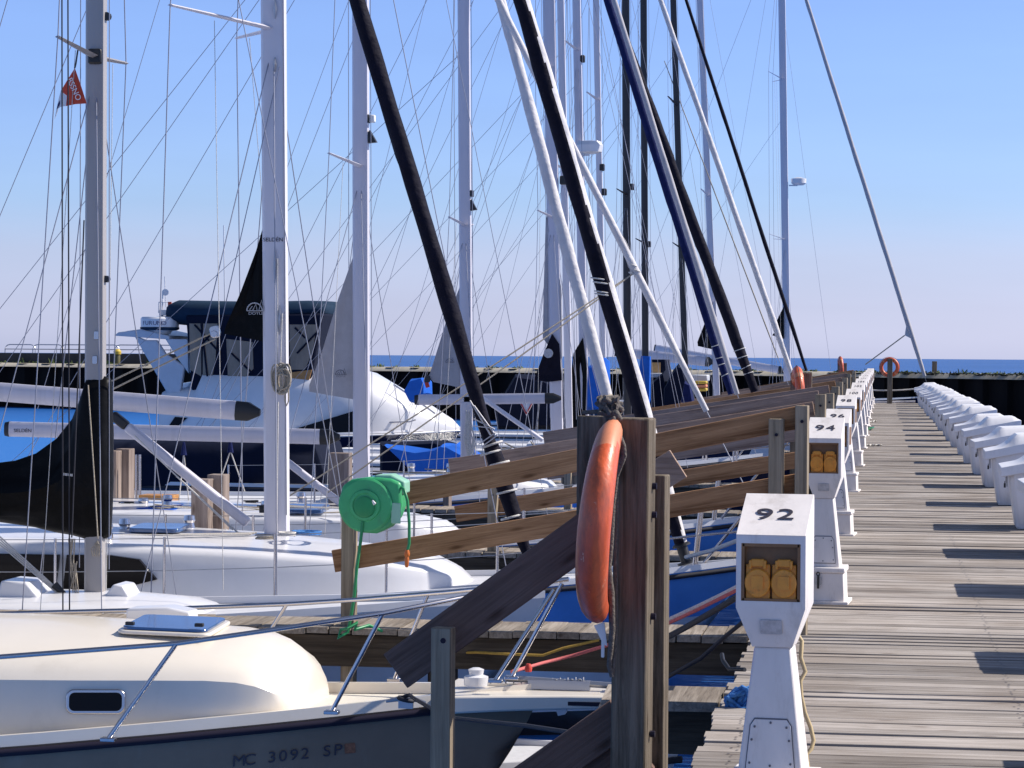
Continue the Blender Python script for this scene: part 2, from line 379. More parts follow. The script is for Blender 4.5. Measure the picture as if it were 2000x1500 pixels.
# ------------------------------------------------------------------ light
SUN_EL, SUN_AZ = 42.0, 16.0      # azimuth measured from +X (across the dock, from the right) towards +Y
sdir = Vector((math.cos(R(SUN_EL)) * math.cos(R(SUN_AZ)), math.cos(R(SUN_EL)) * math.sin(R(SUN_AZ)), math.sin(R(SUN_EL))))
sl = bpy.data.lights.new('sun', 'SUN'); so = bpy.data.objects.new('sun', sl); COL.objects.link(so)
sl.energy = 4.2; sl.angle = R(0.53); sl.color = (1.0, 0.94, 0.86)
so.rotation_euler = sdir.to_track_quat('Z', 'Y').to_euler()
w = bpy.data.worlds.new('World'); scene.world = w; w.use_nodes = True
nt = w.node_tree; bg = nt.nodes['Background']
sky = nt.nodes.new('ShaderNodeTexSky'); sky.sky_type = 'NISHITA'; sky.sun_disc = False
sky.sun_elevation = R(SUN_EL); sky.sun_rotation = R(90 - SUN_AZ); sky.altitude = 100
sky.air_density = 1.0; sky.dust_density = 0.6; sky.ozone_density = 2.0
# a clear northern sky: a pale violet band over the water, bluer a few degrees up
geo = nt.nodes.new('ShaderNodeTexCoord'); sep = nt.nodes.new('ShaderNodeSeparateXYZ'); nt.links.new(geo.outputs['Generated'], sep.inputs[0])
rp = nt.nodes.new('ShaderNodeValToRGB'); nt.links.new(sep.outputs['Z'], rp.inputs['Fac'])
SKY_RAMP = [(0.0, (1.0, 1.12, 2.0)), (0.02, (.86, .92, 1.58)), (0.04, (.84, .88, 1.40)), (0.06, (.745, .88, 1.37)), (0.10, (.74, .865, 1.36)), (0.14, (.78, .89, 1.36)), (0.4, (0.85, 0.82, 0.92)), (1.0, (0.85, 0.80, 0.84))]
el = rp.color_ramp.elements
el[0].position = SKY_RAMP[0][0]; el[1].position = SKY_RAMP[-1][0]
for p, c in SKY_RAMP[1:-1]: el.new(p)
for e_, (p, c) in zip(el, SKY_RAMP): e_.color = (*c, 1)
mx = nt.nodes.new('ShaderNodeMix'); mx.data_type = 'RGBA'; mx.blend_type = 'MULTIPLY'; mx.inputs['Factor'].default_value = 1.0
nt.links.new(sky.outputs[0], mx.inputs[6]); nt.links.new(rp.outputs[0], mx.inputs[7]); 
hz_ = nt.nodes.new('ShaderNodeTexNoise'); hz_.inputs['Scale'].default_value = 1.0; hz_.inputs['Detail'].default_value = 4
hm_ = nt.nodes.new('ShaderNodeMapping'); hm_.inputs['Scale'].default_value = (5, 5, 42); nt.links.new(geo.outputs['Generated'], hm_.inputs['Vector']); nt.links.new(hm_.outputs[0], hz_.inputs['Vector'])
hr_ = nt.nodes.new('ShaderNodeMapRange'); hr_.inputs['From Min'].default_value = .3; hr_.inputs['From Max'].default_value = .7; hr_.inputs['To Min'].default_value = .975; hr_.inputs['To Max'].default_value = 1.035
nt.links.new(hz_.outputs['Fac'], hr_.inputs['Value'])
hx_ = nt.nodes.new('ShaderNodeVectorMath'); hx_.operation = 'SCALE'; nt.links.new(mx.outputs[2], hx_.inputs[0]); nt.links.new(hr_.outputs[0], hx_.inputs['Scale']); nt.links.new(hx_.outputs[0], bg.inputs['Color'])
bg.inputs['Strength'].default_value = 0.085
scene.view_settings.view_transform = 'Standard'; scene.view_settings.look = 'None'; scene.view_settings.gamma = 1.0
scene.view_settings.exposure = 0.6; scene.view_settings.use_curve_mapping = False
try:
    scene.cycles.use_denoising = True
    scene.cycles.max_bounces = 6; scene.cycles.transparent_max_bounces = 12
    scene.cycles.caustics_reflective = False; scene.cycles.caustics_refractive = False
except Exception: pass

# ------------------------------------------------------------------ water
wm = bpy.data.materials.new('lake_water'); wm.use_nodes = True
nt = wm.node_tree; nt.nodes.remove(nt.nodes['Principled BSDF'])
dif = nt.nodes.new('ShaderNodeBsdfDiffuse'); glo = nt.nodes.new('ShaderNodeBsdfGlossy'); glo.inputs['Roughness'].default_value = 0.12
wmx = nt.nodes.new('ShaderNodeMixShader'); wmx.inputs['Fac'].default_value = 0.26
nt.links.new(dif.outputs[0], wmx.inputs[1]); nt.links.new(glo.outputs[0], wmx.inputs[2]); nt.links.new(wmx.outputs[0], nt.nodes['Material Output'].inputs['Surface'])
tc = nt.nodes.new('ShaderNodeNewGeometry')
def wnoise(sc, st, det=4):
    mp = nt.nodes.new('ShaderNodeMapping'); mp.inputs['Scale'].default_value = st; nt.links.new(tc.outputs['Position'], mp.inputs['Vector'])
    n = nt.nodes.new('ShaderNodeTexNoise'); n.inputs['Scale'].default_value = sc; n.inputs['Detail'].default_value = det; nt.links.new(mp.outputs[0], n.inputs['Vector']); return n
n1 = wnoise(1.0, (0.8, 1.4, 1)); n2 = wnoise(5.0, (0.8, 1.3, 1))
ad = nt.nodes.new('ShaderNodeMath'); ad.operation = 'MULTIPLY_ADD'; ad.inputs[1].default_value = 0.25
nt.links.new(n2.outputs['Fac'], ad.inputs[0]); nt.links.new(n1.outputs['Fac'], ad.inputs[2])
bp = nt.nodes.new('ShaderNodeBump'); bp.inputs['Strength'].default_value = 0.55; bp.inputs['Distance'].default_value = 0.25
nt.links.new(ad.outputs[0], bp.inputs['Height']); nt.links.new(bp.outputs['Normal'], glo.inputs['Normal'])
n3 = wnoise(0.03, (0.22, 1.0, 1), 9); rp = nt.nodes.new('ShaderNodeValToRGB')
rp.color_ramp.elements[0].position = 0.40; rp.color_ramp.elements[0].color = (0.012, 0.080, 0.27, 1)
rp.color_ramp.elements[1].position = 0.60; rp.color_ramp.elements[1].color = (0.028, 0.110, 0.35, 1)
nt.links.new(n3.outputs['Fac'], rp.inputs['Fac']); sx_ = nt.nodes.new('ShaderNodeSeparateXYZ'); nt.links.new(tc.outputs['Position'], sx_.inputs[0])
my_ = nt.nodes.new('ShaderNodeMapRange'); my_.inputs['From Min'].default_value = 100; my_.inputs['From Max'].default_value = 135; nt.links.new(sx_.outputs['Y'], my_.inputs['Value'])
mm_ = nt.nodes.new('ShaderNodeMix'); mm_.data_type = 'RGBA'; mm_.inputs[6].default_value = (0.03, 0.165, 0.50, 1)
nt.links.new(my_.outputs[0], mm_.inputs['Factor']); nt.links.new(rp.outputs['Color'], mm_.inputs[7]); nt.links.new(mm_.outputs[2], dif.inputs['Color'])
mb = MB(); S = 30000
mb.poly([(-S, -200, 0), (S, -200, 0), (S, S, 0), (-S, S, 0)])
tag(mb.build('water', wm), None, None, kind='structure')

# ------------------------------------------------------------------ breakwater
def wall_at(px):
    pts = [(-900, 150.0), (0, 138.0), (900, 121.0), (1600, 110.0), (2000, 101.0), (3200, 82.0)]
    for (a, da), (b_, db) in zip(pts, pts[1:]):
        if px <= b_: return lerp(da, db, (px - a) / (b_ - a))
    return pts[-1][1]
CAPZ = 2.46
def wall_pt(px, z):
    p = W(px, 700, wall_at(px)); return Vector((p.x, p.y, z))
bw = thing('breakwater', 'dark sheet pile breakwater wall with a pale concrete cap behind the marina', 'breakwater', wall_pt(1000, 0))
base = wall_pt(1000, 0)
mb = MB(); pxs = list(range(-900, 3201, 12))
prev = None
for i, px in enumerate(pxs):
    o = 0.0 if (i // 2) % 2 else 0.35
    p = wall_pt(px, 0) + Vector((0, o, 0)) - base
    a, c = mb.v((p.x, p.y, -1)), mb.v((p.x, p.y, CAPZ - 0.02))
    if prev: mb.face([prev[0], a, c, prev[1]])
    prev = (a, c)
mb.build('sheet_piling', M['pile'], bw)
mb = MB()
rings = []
for px in range(-900, 3201, 40):
    p = wall_pt(px, 0) - base; j = random.uniform(-.015, .015)
    rings.append([(p.x, p.y - 0.25, CAPZ - 0.2), (p.x, p.y - 0.2, CAPZ - .17), (p.x, p.y + 0.15, CAPZ + j), (p.x, p.y + 3.5, CAPZ + j), (p.x, p.y + 3.5, CAPZ - 0.22)])
mb.loft(rings); mb.build('concrete_cap', M['cap'], bw)
mb = MB(); rings = []
for px in range(-900, 520, 60):
    p = wall_pt(px, 0) - base
    rings.append([(p.x, p.y + 2.0, CAPZ - 0.1), (p.x, p.y + 2.0, 3.02), (p.x, p.y + 3.4, 3.02), (p.x, p.y + 3.4, CAPZ - 0.1)])
mb.loft(rings); mb.build('parapet', M['pile2'], bw)
# hoops of railing on the parapet
hoops = [(-10, 24), (55, 77), (110, 132), (164, 200), (213, 240), (250, 278), (300, 330)]
hoop0 = None
hx = [(-22, 24), (33, 77), (88, 131), (142, 186), (196, 240), (251, 295), (306, 350)]
for i, (a, c) in enumerate(hx):
    p0, p1 = wall_pt(a, 0), wall_pt(c, 0)
    if hoop0 is None:
        hoop0 = thing('hoop_railing', 'low grey tube hoop railing standing on the breakwater parapet', 'railing', p0, 'hoop railings on the breakwater')
        mb = MB(); d = p1 - p0; wv = d.length
        pts = [(0, 2.7, 3.0)] + [(0.28 - 0.28 * math.cos(t), 2.7, 3.22 + 0.28 * math.sin(t)) for t in [0, .5, 1.05, 1.57]] + \
              [(wv - 0.28 + 0.28 * math.sin(t), 2.7, 3.22 + 0.28 * math.cos(t)) for t in [0, .5, 1.05, 1.57]] + [(wv, 2.7, 3.0)]
        mb.tube(pts, 0.028, 6); mb.build('hoop', M['steel_dull'], hoop0)
        mb = MB(); mb.tube([(0.02, 2.7, 3.24), (wv - 0.02, 2.7, 3.24)], 0.026, 6); mb.build('crossbar', M['steel_dull'], hoop0)
    else:
        h = copy_tree(hoop0); h.location = p0
bol = thing('bollard', 'small yellow topped bollard on the breakwater cap', 'bollard', wall_pt(223, CAPZ) + Vector((0, 0.6, 0)))
mb = MB(); mb.lathe([(0.16, 0), (0.16, 0.45), (0.13, 0.52)], (0, 0, 0), n=12); mb.build('post', mat('olive_paint', (0.09, 0.08, 0.03), 0.7), bol)
mb = MB(); mb.lathe([(0.2, 0.521), (0.22, 0.68), (0.12, 0.8), (0.02, 0.82)], (0, 0, 0), n=12); mb.build('cap', M['yellow'], bol)
# weeds along the cap
def weeds(name, px0, px1, n, m, hmin, hmax, front=0.0):
    mb = MB()
    for k in range(n):
        px = random.uniform(px0, px1); c = wall_pt(px, CAPZ) + Vector((0, random.uniform(-.2, 2.5) if not front else -0.3, 0))
        h = random.uniform(hmin, hmax) * random.choice((.5, .7, 1))
        for q in range(9):
            a = random.uniform(0, 6.28); r = random.uniform(.02, .28); t = random.uniform(.25, 1) * h
            p = c + Vector((math.cos(a) * r, math.sin(a) * r, 0)); tip = p + Vector((random.uniform(-.15, .15), random.uniform(-.1, .1), t if not front else random.uniform(-.5, .5) * t))
            wv = Vector((math.cos(a + 1.5), math.sin(a + 1.5), 0)) * random.uniform(.02, .05)
            mb.poly([p - wv, p + wv, p.lerp(tip, .6) + wv * .8 + Vector((0, 0, .02)), tip])
    tag(mb.build(name, m), 'tufts of green weeds growing along the breakwater cap' if not front else 'dark creepers hanging over the breakwater edge', 'weeds', kind='stuff')
weeds('weeds', 560, 2200, 150, M['weed'], .08, .26)
weeds('creeper_weeds', 1700, 2200, 130, M['weed_dark'], .15, .4, 1)
weeds('low_weeds', -100, 420, 40, M['weed'], .1, .35)

# ------------------------------------------------------------------ dock
DX0, DX1, DY0, DY1 = -0.775, 2.25, 4.0, 101.0
dk = thing('dock', None, None, (0, 0, DOCK)); tag(dk, None, None, kind='structure')
mb = MB(); y = DY0; nails = []
while y < DY1:
    wv = random.uniform(.128, .152) if random.random() < .9 else random.uniform(.16, .19)
    gap = random.choice((.014, .018, .022, .028, .036))
    a, c = DX0 + random.uniform(-.03, .012), DX1 + random.uniform(-.02, .03)
    zz = random.uniform(-.005, .004); tl = random.uniform(-.003, .003)
    # sides kinked a little so the joints are not ruled lines
    nseg = 4; rings = []
    for k in range(nseg + 1):
        x = lerp(a, c, k / nseg); e0, e1 = random.uniform(-.003, .003), random.uniform(-.003, .003)
        zc = zz + random.uniform(-.002, .002)
        rings.append([(x, y + e0, -.04), (x, y + e0, zc - .003 + tl), (x, y + .004 + e0, zc + tl), (x, y + wv - .005 + e1, zc - tl), (x, y + wv + e1, zc - .004 - tl), (x, y + wv + e1, -.04)])
    if y < 26: nails.append((y + wv / 2, zz))
    mb.loft(rings); y += wv + gap
mb.build('deck_planks', M['deckwood'], dk, ang=25)
mb = MB()
for (ny_, zz_) in nails:
    for nx_ in (DX0 + .14, 0.7, DX1 - .14):
        for q_ in (-.035, .035):
            cx_n, cy_n = nx_ + random.uniform(-.02, .02), ny_ + q_ + random.uniform(-.01, .01)
            mb.poly([(cx_n + .0075 * math.cos(a_), cy_n + .0075 * math.sin(a_), zz_ + .0035) for a_ in [k_ * 1.0472 for k_ in range(6)]])
mb.build('nail_heads', M['rub'], dk)
mb = MB()
for x in (DX0 + .14, 0.7, DX1 - .14): mb.beam((x, DY0, -.18), (x, DY1, -.18), .09, .27)
mb.build('stringer', M['beamwood'], dk)
mb = MB(); y = 5.5
mb.box((DX1 / 2 + DX0 / 2, DY1 - .1, -.2), (3.0, .1, .3))
while y < DY1 + 1:
    for x in (DX0 + .2, DX1 - .2):
        mb.lathe([(.14, -3.2), (.14, -.1)], (x, y, 0), n=12)
    y += 4.0
mb.build('piling', M['pilewood'], dk)

# ------------------------------------------------------------------ finger piers
FING = [9.75, 16.1, 22.5, 28.8, 35.2, 41.5, 48.0, 54.5, 61.0, 68.0, 75.0, 82.0, 89.0]
ord_ = ['nearest the camera', 'second along the dock', 'third along the dock', 'fourth along the dock', 'fifth along the dock', 'sixth along the dock', 'seventh along the dock', 'eighth along the dock', 'ninth along the dock', 'tenth along the dock', 'eleventh along the dock', 'twelfth along the dock', 'last along the dock']
fp0 = None
for i, fy in enumerate(FING):
    if i == 0: continue
    lab = 'narrow grey plank finger pier with rail, ' + ord_[i]
    if fp0 is None:
        fp0 = thing('finger_pier', lab, 'finger pier', (DX0 - .03, fy, DOCK - .005), 'finger piers off the dock')
        mb = MB(); x = -.01
        while x > -6.3:
            wv = random.uniform(.13, .15)
            mb.box((x - wv / 2, .32 + random.uniform(-.02, .02), -.02 + random.uniform(-.004, .004)), (wv, .66 + random.uniform(-.04, .04), .04)); x -= wv + random.choice((.006, .01, .016))
        mb.build('deck_planks', M['fingerwood'], fp0)
        for yy in (.06, .58):
            mb = MB(); mb.beam((0, yy, -.15), (-6.3, yy, -.15), .06, .2); mb.build('side_beam', M['beamwood'], fp0)
        mb = MB()
        for xx in (-2.0, -4.2, -6.1): mb.lathe([(.1, -3), (.1, -.05)], (xx, .32, 0), n=10)
        mb.build('piling', M['pilewood'], fp0)
    else:
        f = copy_tree(fp0); f.location = (DX0 - .03, fy, DOCK - .005); f['label'] = lab
# short boarding stub by the second pedestal
st = thing('boarding_step', 'short stub of cracked grey boards joined to the dock edge behind pedestal 92', 'dock step', (DX0 - .02, 13.05, DOCK - .01))
mb = MB(); x = -.012
for wv in (.29, .31):
    mb.loft([[(x, .0, -.05), (x, .0, 0), (x + .005, .62, 0), (x + .005, .62, -.05)], [(x - wv, .0 + random.uniform(-.02, .02), -.05), (x - wv + .02, .0, 0), (x - wv - .01, .62, 0), (x - wv - .01, .62, -.05)]]); x -= wv + .016
mb.build('boards', M['fingerwood'], st)
mb = MB(); mb.beam((-.01, .1, -.17), (-.6, .1, -.17), .07, .22); mb.build('side_beam', M['beamwood'], st)
mb = MB(); mb.beam((-.01, .5, -.17), (-.6, .5, -.17), .07, .22); mb.build('side_beam', M['beamwood'], st)
# ------------------------------------------------------------------ power pedestals
def ped_profile():
    """side outline of the head: (y, z), front is -y"""
    return [(-.145, .83), (-.145, 1.085), (-.135, 1.10), (.12, 1.215), (.135, 1.205), (.135, .83)]
def make_pedestal(top=0.0):
    """pedestal mesh parts, origin on the dock; returns list of (name, mesh object, ...) parented to a fresh root"""
    root = thing('power_pedestal', None, 'power pedestal', (0, 0, 0), 'numbered power pedestals along the dock')
    T = top
    # head shell: hole in the front for the outlet recess
    mb = MB(); hw = .135
    hole = (-.115, .115, .855 + T, 1.055 + T); yf = -.145
    def V(x, y, z): return mb.v((x, y, z))
    zb, zt = .83 + T, 1.085 + T
    O = [V(-hw, yf, zb), V(hw, yf, zb), V(hw, yf, zt), V(-hw, yf, zt)]
    I = [V(hole[0], yf, hole[2]), V(hole[1], yf, hole[2]), V(hole[1], yf, hole[3]), V(hole[0], yf, hole[3])]
    B = [V(p[0], yf + .038, p[2]) for p in ((hole[0], 0, hole[2]), (hole[1], 0, hole[2]), (hole[1], 0, hole[3]), (hole[0], 0, hole[3]))]
    for k in range(4):
        mb.face([O[k], O[(k + 1) % 4], I[(k + 1) % 4], I[k]]); mb.face([I[k], I[(k + 1) % 4], B[(k + 1) % 4], B[k]])
    mb.face(B)
    # overhanging numbered top, sides, back
    tl, tr = V(-hw, yf - .006, zt), V(hw, yf - .006, zt)
    bl, br = V(-hw, .125, 1.215 + T), V(hw, .125, 1.215 + T)
    kl, kr = V(-hw, .137, 1.20 + T), V(hw, .137, 1.20 + T)
    dl, dr = V(-hw, .137, zb), V(hw, .137, zb)
    mb.face([tl, tr, br, bl]); mb.face([bl, br, kr, kl]); mb.face([kl, kr, dr, dl])
    mb.face([O[3], O[2], tr, tl]); mb.face([O[0], O[3], tl, bl, kl, dl]); mb.face([O[2], O[1], dr, kr, br, tr])
    # taper to the neck
    nw, nf, nb, zn = .078, -.085, .075, .69 + T * .6
    n = [V(-nw, nf, zn), V(nw, nf, zn), V(nw, nb, zn), V(-nw, nb, zn)]
    ring = [O[0], O[1], dr, dl]
    for k in range(4): mb.face([ring[k], ring[(k + 1) % 4], n[(k + 1) % 4], n[k]])
    mb.face(n)
    mb.build('head', M['ped'], root, bevel=.013)
    mb = MB(); mb.rrect((0, yf + .037, .955 + T), (1, 0, 0), (0, 0, 1), .228, .198, .012, .004)
    rc = mb.build('outlet_panel', M['ped_dark'], root)
    mb = MB()
    for (a, c, e, g) in ((-.118, -.100, .852, 1.058), (.100, .118, .852, 1.058)):
        mb.box(((a + c) / 2, yf + .018, (e + g) / 2 + T), (.012, .032, g - e))
    mb.box((0, yf + .018, 1.050 + T), (.22, .032, .012)); mb.box((0, yf + .018, .858 + T), (.22, .032, .012))
    mb.build('recess_liner', M['ped_dark'], root)
    for sx in (-.051, .051):
        mb = MB()
        mb.box((sx, yf + .022, .921 + T), (.094, .024, .122))
        mb.box((sx, yf + .006, .988 + T), (.05, .022, .026)); mb.box((sx - .028, yf + .007, .982 + T), (.011, .03, .03)); mb.box((sx + .028, yf + .007, .982 + T), (.011, .03, .03))
        oo = mb.build('outlet', M['outlet'], root, bevel=.003)
        mb = MB(); mb.lathe([(.050, 0), (.050, .010), (.046, .014), (.03, .015)], (sx, yf + .009, .918 + T), (0, -1, 0), n=22)
        mb.rrect((sx, yf - .006, .920 + T), (1, 0, 0), (0, 0, 1), .046, .046, .005, .008)
        mb.build('outlet_cap', M['outlet2'], oo)
    # brown window in the right hand side
    mb = MB(); mb.rrect((hw + .001, -.01, .96 + T), (0, 1, 0), (0, 0, 1), .17, .17, .02, .004)
    mb.build('side_panel', M['ped_dark'], root)
    # name plate under the outlets, lying on the sloping chin
    zc, yc = .775 + T, -.122
    mb = MB(); u = Vector((1, 0, 0)); v = Vector((0, -.06, .14)).normalized()
    mb.rrect(Vector((0, -.1195, .765 + T * .85)), u, v, .085, .055, .006, .004); pl = mb.build('name_plate', M['plate'], root)
    # column
    mb = MB(); prof = [(zn, .072, -.078, .07), (.24, .128, -.125, .11)]
    mb.loft([[(-wv, f, z), (wv, f, z), (wv, bk, z), (-wv, bk, z)] for z, wv, f, bk in prof]); mb.build('column', M['ped'], root, bevel=.008)
    def colp(z, x, off=0.0):
        t = (zn - z) / (zn - .24); return Vector((x, lerp(-.078, -.125, t) - off, z))
    mb = MB(); a, c = .27, .44
    pts = []
    for (x, z) in ((-.094, a), (.094, a), (.078, c - .02), (.062, c), (-.062, c), (-.078, c - .02)): pts.append(colp(z, x, .001))
    mb.prism(pts, (0, -.004, 0)); ap = mb.build('access_panel', M['ped'], root, bevel=.0015)
    mb = MB(); rim = [colp(z, x, .0005) for (x, z) in ((-.098, a - .005), (.098, a - .005), (.082, c - .02), (.064, c + .005), (-.064, c + .005), (-.082, c - .02))]
    mb.prism(rim, (0, -.0022, 0)); mb.build('panel_gasket', M['ink_grey'], ap)
    mb = MB()
    for (x, z) in ((-.08, a + .02), (.08, a + .02), (-.062, c - .025), (.062, c - .025), (.073, .37), (-.073, .37), (0, a + .012), (0, c - .01)):
        mb.lathe([(.0045, 0), (.0045, .003)], colp(z, x, .005), (0, -1, 0), n=8)
    mb.build('screws', M['ink_grey'], ap)
    # base box with lid and foot flange
    mb = MB(); mb.loft([[(-a_, f, z), (a_, f, z), (a_, bk, z), (-a_, bk, z)] for z, a_, f, bk in ((0.022, .168, -.165, .15), (.205, .160, -.158, .145))])
    bb = mb.build('base', M['ped'], root, bevel=.006)
    mb = MB(); mb.box((0, -.006, .0115), (.40, .37, .022)); mb.build('flange', M['ped'], bb, bevel=.004)
    mb = MB(); mb.box((0, -.006, .2235), (.345, .328, .036)); mb.build('base_lid', M['ped'], bb, bevel=.008)
    mb = MB(); mb.rrect((-.03, -.167, .155), (1, 0, 0), (0, 0, 1), .05, .055, .01, .006); hs = mb.build('hasp', M['steel_dull'], bb)
    mb = MB(); mb.box((-.03, -.18, .15), (.016, .014, .09)); mb.torus((-.03, -.181, .20), (0, 1, 0), .012, .004, 12, 6); mb.build('padlock', M['black'], hs)
    return root
ped_parts = {}
def number_on(root, body, T):
    u = Vector((1, 0, 0)); v = Vector((0, .271, .13)).normalized(); nrm = u.cross(v)
    c = Vector((0, -.151, 1.085 + T)).lerp(Vector((0, .125, 1.215 + T)), .47) + nrm * .004
    text('number', body, .106, M['ink'], root, c, u, v, sx=1.42 if len(body) < 3 else .98, depth=.0008, bold=0.0, spacing=1.12)
PEDS = [(92, 9.3, -.37, 0.035, 0), (94, 18.45, -.385, .105, .4), (96, 25.5, -.415, .03, -.3), (98, 33.9, -.44, .045, .2), (100, 42.0, -.43, .035, 0), (102, 50.2, -.43, .06, 0),
        (104, 58.3, -.43, .075, 0), (None, 66.4, -.43, .08, 0), (None, 74.5, -.43, .09, 0), (None, 82.5, -.42, .1, 0), (None, 90.5, -.40, .12, 0), (None, 98.0, -.38, .15, 0)]
names_far = ['eighth in the row after the one marked 104', 'ninth', 'tenth', 'eleventh', 'last']
far_lab = ['white power pedestal just behind the one numbered 104', 'white power pedestal two behind the one numbered 104', 'white power pedestal three behind the one numbered 104', 'white power pedestal second from the far end of the row', 'white power pedestal at the far end of the row by the orange ring']
proto = None; fi = 0
for i, (num, y, x, T, tilt) in enumerate(PEDS):
    if proto is None:
        p = proto = make_pedestal(0.0)
    else:
        p = copy_tree(proto)
        for ch in [c for c in p.children if c.name.startswith('number')]: bpy.data.objects.remove(ch)
    if num in (92, 94):
        pass
    p.location = (x, y, DOCK + .001); p.rotation_euler = (R(tilt * .5), 0, R(tilt - 4.5))
    p.scale = (.92, 1, 1 + T / 1.2)
    if num:
        p['label'] = f'white dock power pedestal with the number {num} on its sloping top'
    else:
        p['label'] = far_lab[fi]; fi += 1
    body = str(num) if num else str(106 + 2 * (fi - 1))
    number_on(p, body, 0.0)
for q_ in [o_ for o_ in COL.objects if o_.name.startswith('side_panel') and o_.parent and o_.parent.get('label', '').split(' with')[0] == 'white dock power pedestal' and any(k in o_.parent['label'] for k in ('number 92', 'number 94'))]: bpy.data.objects.remove(q_)
# cord hanging down the back of the first pedestal
mb = MB(); pts = [W(1558, 1240, 9.86), W(1566, 1252, 9.85), W(1564, 1285, 9.84), W(1573, 1312, 9.83), W(1563, 1330, 9.82), W(1565, 1360, 9.8), W(1572, 1392, 9.8), W(1583, 1420, 9.8), W(1589, 1446, 9.79), W(1585, 1462, 9.78), W(1575, 1473, 9.76), W(1578, 1498, 9.76), W(1576, 1530, 9.75), W(1590, 1590, 9.75)]
tag(mb.tube(pts, .0085, 8).build('power_cable', mat('tan_cord', (.50, .38, .20), .6), ang=60), 'wavy tan cord hanging beside the column of pedestal 92', 'cord')
# odds and ends on the dock
mb = MB(); mb.tube([WZ(1693, 838, DOCK + .02) + Vector((.1 * math.cos(t) * (1 + t * .04), .9 * math.sin(t), .012 * t * .2)) for t in [k * .5 for k in range(40)]], .012, 6)
tag(mb.build('garden_hose', M['hose'], ang=60), 'small coil of green hose lying on the dock beside the far pedestals', 'hose')
for k, (a, lab) in enumerate((((1694, 869, 1710, 870, 1722, 869), 'short pinkish cord lying on the dock beside pedestal 100'), ((1697, 824, 1706, 826, 1712, 822), 'white cord in a heap on the dock beyond the green hose'), ((1712, 785, 1730, 788, 1748, 787), 'pale line stretched on the far end of the dock'))):
    mb = MB(); mb.tube([WZ(a[0] + (a[4] - a[0]) * q / 8, lerp(a[1], a[5], q / 8) + math.sin(q * 1.9) * .6, DOCK + .02) for q in range(9)], .016, 6)
    tag(mb.build('dock_line', M['rope'], ang=60), lab, 'rope')
# rope rail and posts at the far end
ep = thing('ring_post', 'slim wooden post at the far end of the dock that carries a life ring', 'post', (0.36, 100.25, DOCK - 2.5))
mb = MB(); mb.box((0, 0, 2.12), (.20, .14, 4.24)); mb.build('post', M['postwood'], ep, bevel=.01)
tag(MB().tube(sag((-.45, 100.7, DOCK + .52), (1.35, 100.7, DOCK + .58), .04), .03, 6).build('rope_rail', M['rope'], ang=60), 'white rope strung across the far end of the dock', 'rope')
tag(MB().tube(sag((-.35, 100.85, DOCK + .03), (1.35, 100.85, DOCK + .09), .0), .045, 6).build('toe_rail', M['ped'], ang=60), 'low white rail along the far end of the dock', 'rail')
pp = wall_pt(1826, 2.0); mb = MB(); mb.box((pp.x, pp.y + .6, 2.45), (.2, .2, 1.0)); tag(mb.build('mooring_post', M['postwood'], bevel=.01), 'lone grey post standing on the breakwater beyond the dock boxes', 'post')

